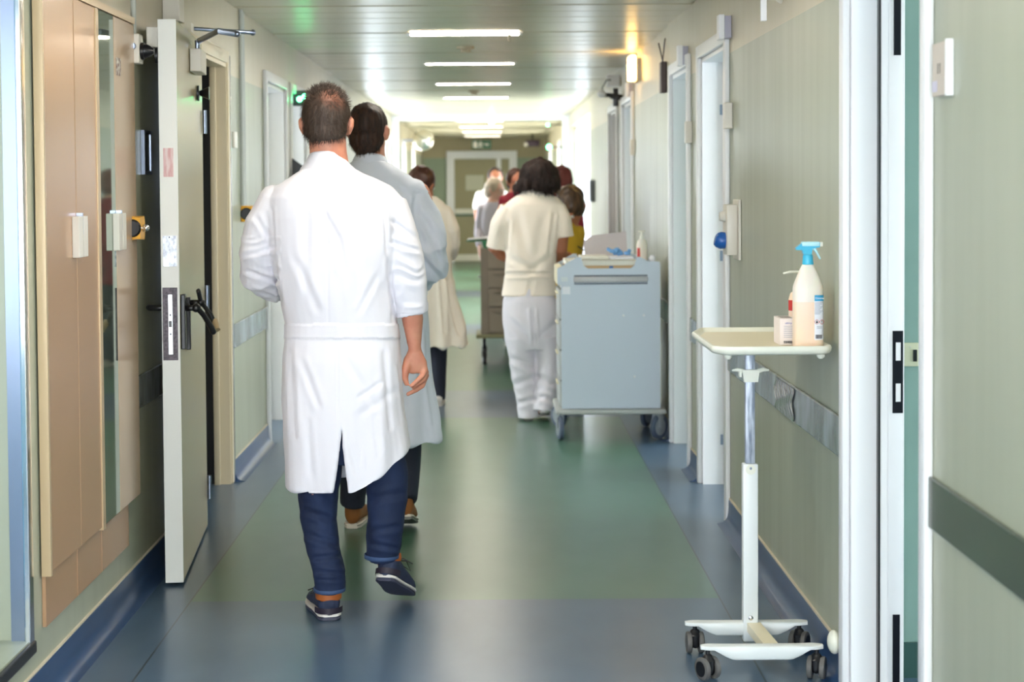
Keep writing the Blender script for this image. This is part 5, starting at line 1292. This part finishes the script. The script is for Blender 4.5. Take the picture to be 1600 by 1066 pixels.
me = bake(bm, .007, 4); wrinkle(me, noise=[(.012, (34, 34, 9)), (.004, (90, 90, 24))], back_only=False)
hs = surf_points(me, 3500, lambda c, n: n[1] < .5, 8); hr = mk('hair', me, M_hairD, nur, smooth=True)
mk('hair_strands', strands(hs[0], hs[1], .035, .0016, lambda p, n: (Vector((0, 0, -1)) + n*.12).normalized(), .3, 3), M_hairD, hr)
bm = BM(); rows(bm, [(303, 812, 862, .065), (310, 801, 872, .078), (320, 788, 880, .092), (340, 782, 884, .10), (370, 787, 876, .105), (400, 790, 869, .108), (430, 789, 867, .108), (445, 787, 869, .112), (462, 784, 872, .116)], YD, 36, 2.5)
inner = BM(); rows(inner, [(440, 797, 860, .10), (470, 793, 864, .105)], YD, 30, 2.5); bm = boolean(bm, inner)
tube(bm, [q(795, 326, .0), q(781, 350, .0), q(774, 388, .02)], [(.06, .065), (.062, .068), (.060, .068)], 18, rnd=False)
tube(bm, [q(868, 326, .0), q(878, 345, -.01), q(881, 371, -.01)], [(.06, .065), (.064, .068), (.066, .07)], 18, rnd=False)
me = bake(bm, .007, 3)
wrinkle(me, creases=[(786, 462-33, 868, 428, 3, .010), (866, 330, 858, 400, 3, .008), (795, 345, 792, 395, 3, .008), (806, 330, 830, 420, 7, .006), (850, 340, 835, 420, 7, .006), (800, 405, 840, 425, 5, .006), (862, 400, 826, 425, 5, .006), (830, 440, 826, 462, 4, .005)], noise=[(.006, (9, 9, 6))])
tn = mk('tunic', me, M_tunic, nur, smooth=True)
RR = []
for (py_, xl, xr, d) in ((309, 806, 868, .078), (302, 812, 860, .072), (296, 815, 857, .069), (296, 817, 855, .064), (306, 818, 854, .062)):
    c = q((xl+xr)/2, py_); rx = (q(xr, py_)-c).length
    RR.append([Vector((c.x+rx*math.cos(a), c.y+d*math.sin(a), c.z-.02*max(0, math.sin(a)))) for a in [math.radians(-90-130+260*i/30) for i in range(31)]])
mk('collar', rings(BM(), RR, closed=False, cap=False), M_tunic, tn, smooth=True)
bm = BM(); rows(bm, [(445, 795, 861, .10), (470, 786, 870, .118), (500, 784, 875, .122), (525, 787, 875, .115), (545, 792, 874, .10)], YD, 30, 2.4)
tube(bm, [q(812, 525, .0), q(817, 560, .01), q(821, 600, .03), q(825, 630, .03), q(827, 652, .03)], [(.10, .11), (.085, .095), (.076, .085), (.072, .08), (.070, .082)], 20, rnd=False)
tube(bm, [q(854, 525, .0), q(858, 560, .0), q(857, 600, .0), q(852, 625, -.02), q(850, 643, -.03)], [(.088, .11), (.080, .095), (.074, .085), (.070, .08), (.070, .085)], 20, rnd=False)
me = bake(bm, .0075, 2)
wrinkle(me, creases=[(832, 480, 836, 540, 3, .012), (836, 540, 838, 640, 3, .004), (800, 560, 835, 575, 5, .008), (805, 600, 840, 590, 5, .008), (810, 630, 845, 622, 4, .008), (840, 590, 870, 600, 5, .008), (795, 500, 830, 530, 6, .007), (870, 505, 840, 530, 6, .007), (845, 620, 868, 628, 4, .008)], noise=[(.007, (12, 12, 9))])
mk('trousers', me, M_trous, nur, smooth=True)
p = P(826, 660, YD-.02); p.z = .0005; shoe(nur, p, (-.1, 1, 0), .245, .095, M_trous, M_gs, M_shw, None, -1, .08)
p = P(850, 648, YD-.06); p2 = P(848, 655, YD+.2); p2.z = .003; shoe(nur, p, p2-p, .245, .092, M_trous, M_gs, M_shw, None, 1, .08)

# ============ background people (small, out of focus) built on one plan
def bgperson(label, Yp, cx, foot_py, head_c, hr, face, top_m, leg_m, skin_m, hair_m, shoulder_py, hip_py, sw, hw, hem_py=None, hair=None, sleeves=True, arms=None, hair_extra=(), lean=0.0, shoe_m=None):
    q = lambda px, py, dy=0: P(px, py, Yp+dy); k = 2600/Yp
    fy = 290 + 1.47*k
    o = P(cx, fy, Yp); t = empty('person', (o.x, Yp, 0), label, 'person', 'people walking or working in the corridor')
    hc_ = q(head_c[0], head_c[1], lean); R = frame(face)
    bm = BM(); head(bm, hc_, R, hr/.105)
    tube(bm, [hc_, (hc_+q(cx, shoulder_py, lean*.8))/2, q(cx, shoulder_py+.06*k, lean*.7)], [.05, .052, (.09, .07)], 12)
    hwm = hw/k; swm = sw/k
    def torso(bm, g, hem):
        RR = []
        for u_ in [i/8 for i in range(9)]:
            py = shoulder_py + (hem-shoulder_py)*u_
            wd = swm*(.62 if u_ == 0 else .95 if u_ < .2 else 1) + (hwm-swm)*u_
            RR.append(ell(q(cx, py, lean*.8*(1-u_)), Vector((1, 0, 0)), Vector((0, 1, 0)), wd+g, .10+g+.02*math.sin(PI*u_), 24, 2.4))
        return rings(bm, RR)
    torso(bm, -.015, hip_py)
    arms = arms or ((-1, (0, .5), (.0, .85)), (1, (0, .5), (0, .85)))
    hemp = hem_py or hip_py
    ends = []
    sl = BM(); torso(sl, 0, hemp)
    for s, (ex, ey), (wx, wy) in arms:
        sh = q(cx+s*sw*.88, shoulder_py+.07*k, lean*.75); L = (hip_py-shoulder_py)
        el = q(cx+s*(sw+3)+ex*k, shoulder_py+L*ey*1.05, lean*.5); wr = q(cx+s*sw+wx*k, shoulder_py+L*wy*1.15, lean*.5 + (-.22 if face[1] < 0 else .15))
        tube(bm, [sh, el, wr], [.042, .036, .024], 12); hand(bm, wr, (wr-el), (-s, 0, .1), s, .85)
        e2 = el + (wr-el)*.6 if sleeves else sh + (el-sh)*.7
        tube(sl, [sh, el, e2] if sleeves else [sh, e2], [.055, .048, .04] if sleeves else [.056, .055], 14)
    for s in (-1, 1): tube(bm, [q(cx+s*hw*.5, hip_py), q(cx+s*hw*.5, (hip_py+fy)/2), q(cx+s*hw*.5, fy-.06*k)], [.07, .045, .032], 12)
    mk('body', bake(bm, .011, 3), skin_m, t, smooth=True); eyes(t, hc_, R, hr/.105)
    me = bake(sl, .011, 3); wrinkle(me, noise=[(.012, (8, 8, 6))], back_only=False); mk('top', me, top_m, t, smooth=True)
    bm = BM()
    for s in (-1, 1): tube(bm, [q(cx+s*hw*.45, hip_py-.05*k), q(cx+s*hw*.5, (hip_py+fy)/2), q(cx+s*hw*.5, fy-.05*k)], [(hwm*.6, .10), (.065, .07), (.058, .065)], 16, rnd=False)
    mk('trousers', bake(bm, .011, 2), leg_m, t, smooth=True)
    bm = BM(); sc = hr/.105
    ball(bm, hc_ + R @ Vector((0, -.026*sc, .032*sc)), (.088*sc, .096*sc, .095*sc), R); ball(bm, hc_ + R @ Vector((0, -.05*sc, -.02*sc)), (.080*sc, .07*sc, .075*sc), R)
    for (a, b, c, r_) in hair_extra: ball(bm, hc_ + R @ Vector((a, b, c)), r_)
    me = bake(bm, .010, 3); wrinkle(me, noise=[(.010, (30, 30, 12))], back_only=False); mk('hair', me, hair_m, t, smooth=True)
    for s in (-1, 1):
        p = q(cx+s*hw*.5, fy, 0); p.z = .0005; fw = 1 if face[1] > 0 else -1; p.y -= fw*.07
        shoe(t, p, (0, fw, 0), .25, .09, shoe_m or M_shw, M_gs, M_shw, None, 1, .07)
    return t
M_yelt = mat('mustard_tunic', rgb(196, 160, 40), .75); M_maroon = mat('maroon_cloth', rgb(150, 36, 56), .75); M_olive = mat('olive_cloth', rgb(178, 168, 120), .75)
M_hairR = mat('reddish_hair', rgb(110, 48, 44), .5); M_hairW = mat('white_blond_hair', rgb(214, 198, 178), .6, noise=(50, rgb(190, 170, 150), (1, 1, .2), 1)); M_lilac = mat('pale_lilac_gown', rgb(216, 208, 224), .75); M_pinkc = mat('pink_collar', rgb(240, 170, 190), .7)
# woman bending over the trolley, writing
pe = bgperson('dark-haired person in mustard top leaning on the grey trolley and writing', 11.0, 884, 0, (891, 324), .115, (-.25, -.75, -.75), M_yelt, M_trous, M_skin2, mat('dark_brown_hair_e', rgb(48, 32, 22), .45, noise=(50, rgb(92, 66, 40), (1, 1, .2), .8)), 345, 470, 23, 30, lean=-.10, sleeves=False,
    arms=((-1, (.02, .4), (.10, .5)), (1, (-.06, .40), (-.12, .40))), hair_extra=((0, 0, .02, (.10, .10, .085)), (.0, -.04, -.02, (.095, .08, .09))))
bgperson('person with reddish hair and maroon shoulders standing behind the nurse', 13.6, 876, 0, (877, 283), .105, (-.3, 1, -.2), M_maroon, M_jeand, M_skin, M_hairR, 304, 420, 26, 24, hem_py=440, hair_extra=((0, -.03, .0, (.09, .09, .10)),))
bgperson('brown-haired person in a maroon top just left of the nurse\'s shoulder', 15.2, 806, 0, (806, 284), .10, (.4, -1, -.2), M_maroon, M_jeand, M_skin, M_hairC, 301, 395, 21, 19)
pg = bgperson('person with pale blond hair in a lilac-white gown, facing right near the end door', 17.0, 771, 0, (774, 297), .105, (.85, -.5, -.1), M_lilac, M_lilac, M_skinp, M_hairW, 315, 400, 20, 19, hem_py=430)
c = P(773, 317, 17.0); mk('pink_collar', lathe(BM(), c, [(.075, -.02), (.09, -.01), (.085, .015), (.06, .02)], 20, sy=.8), M_pinkc, pg, smooth=True)
bgperson('tan man in white shirt and dark trousers, farthest person by the end door', 18.6, 768, 0, (774, 278), .10, (.1, -1, 0), M_coatc, M_jeand, M_skin2, M_hairB, 295, 362, 20, 16, sleeves=False)
# pen in the writing hand
p = P(912, 394, 10.3); 
sm('pen', tube(BM(), [p+Vector((-.035, .0, .035)), p+Vector((.03, -.0, -.005))], [.004, .003], 8), M_black, 'black pen held over the trolley top', 'pen', smooth=40)
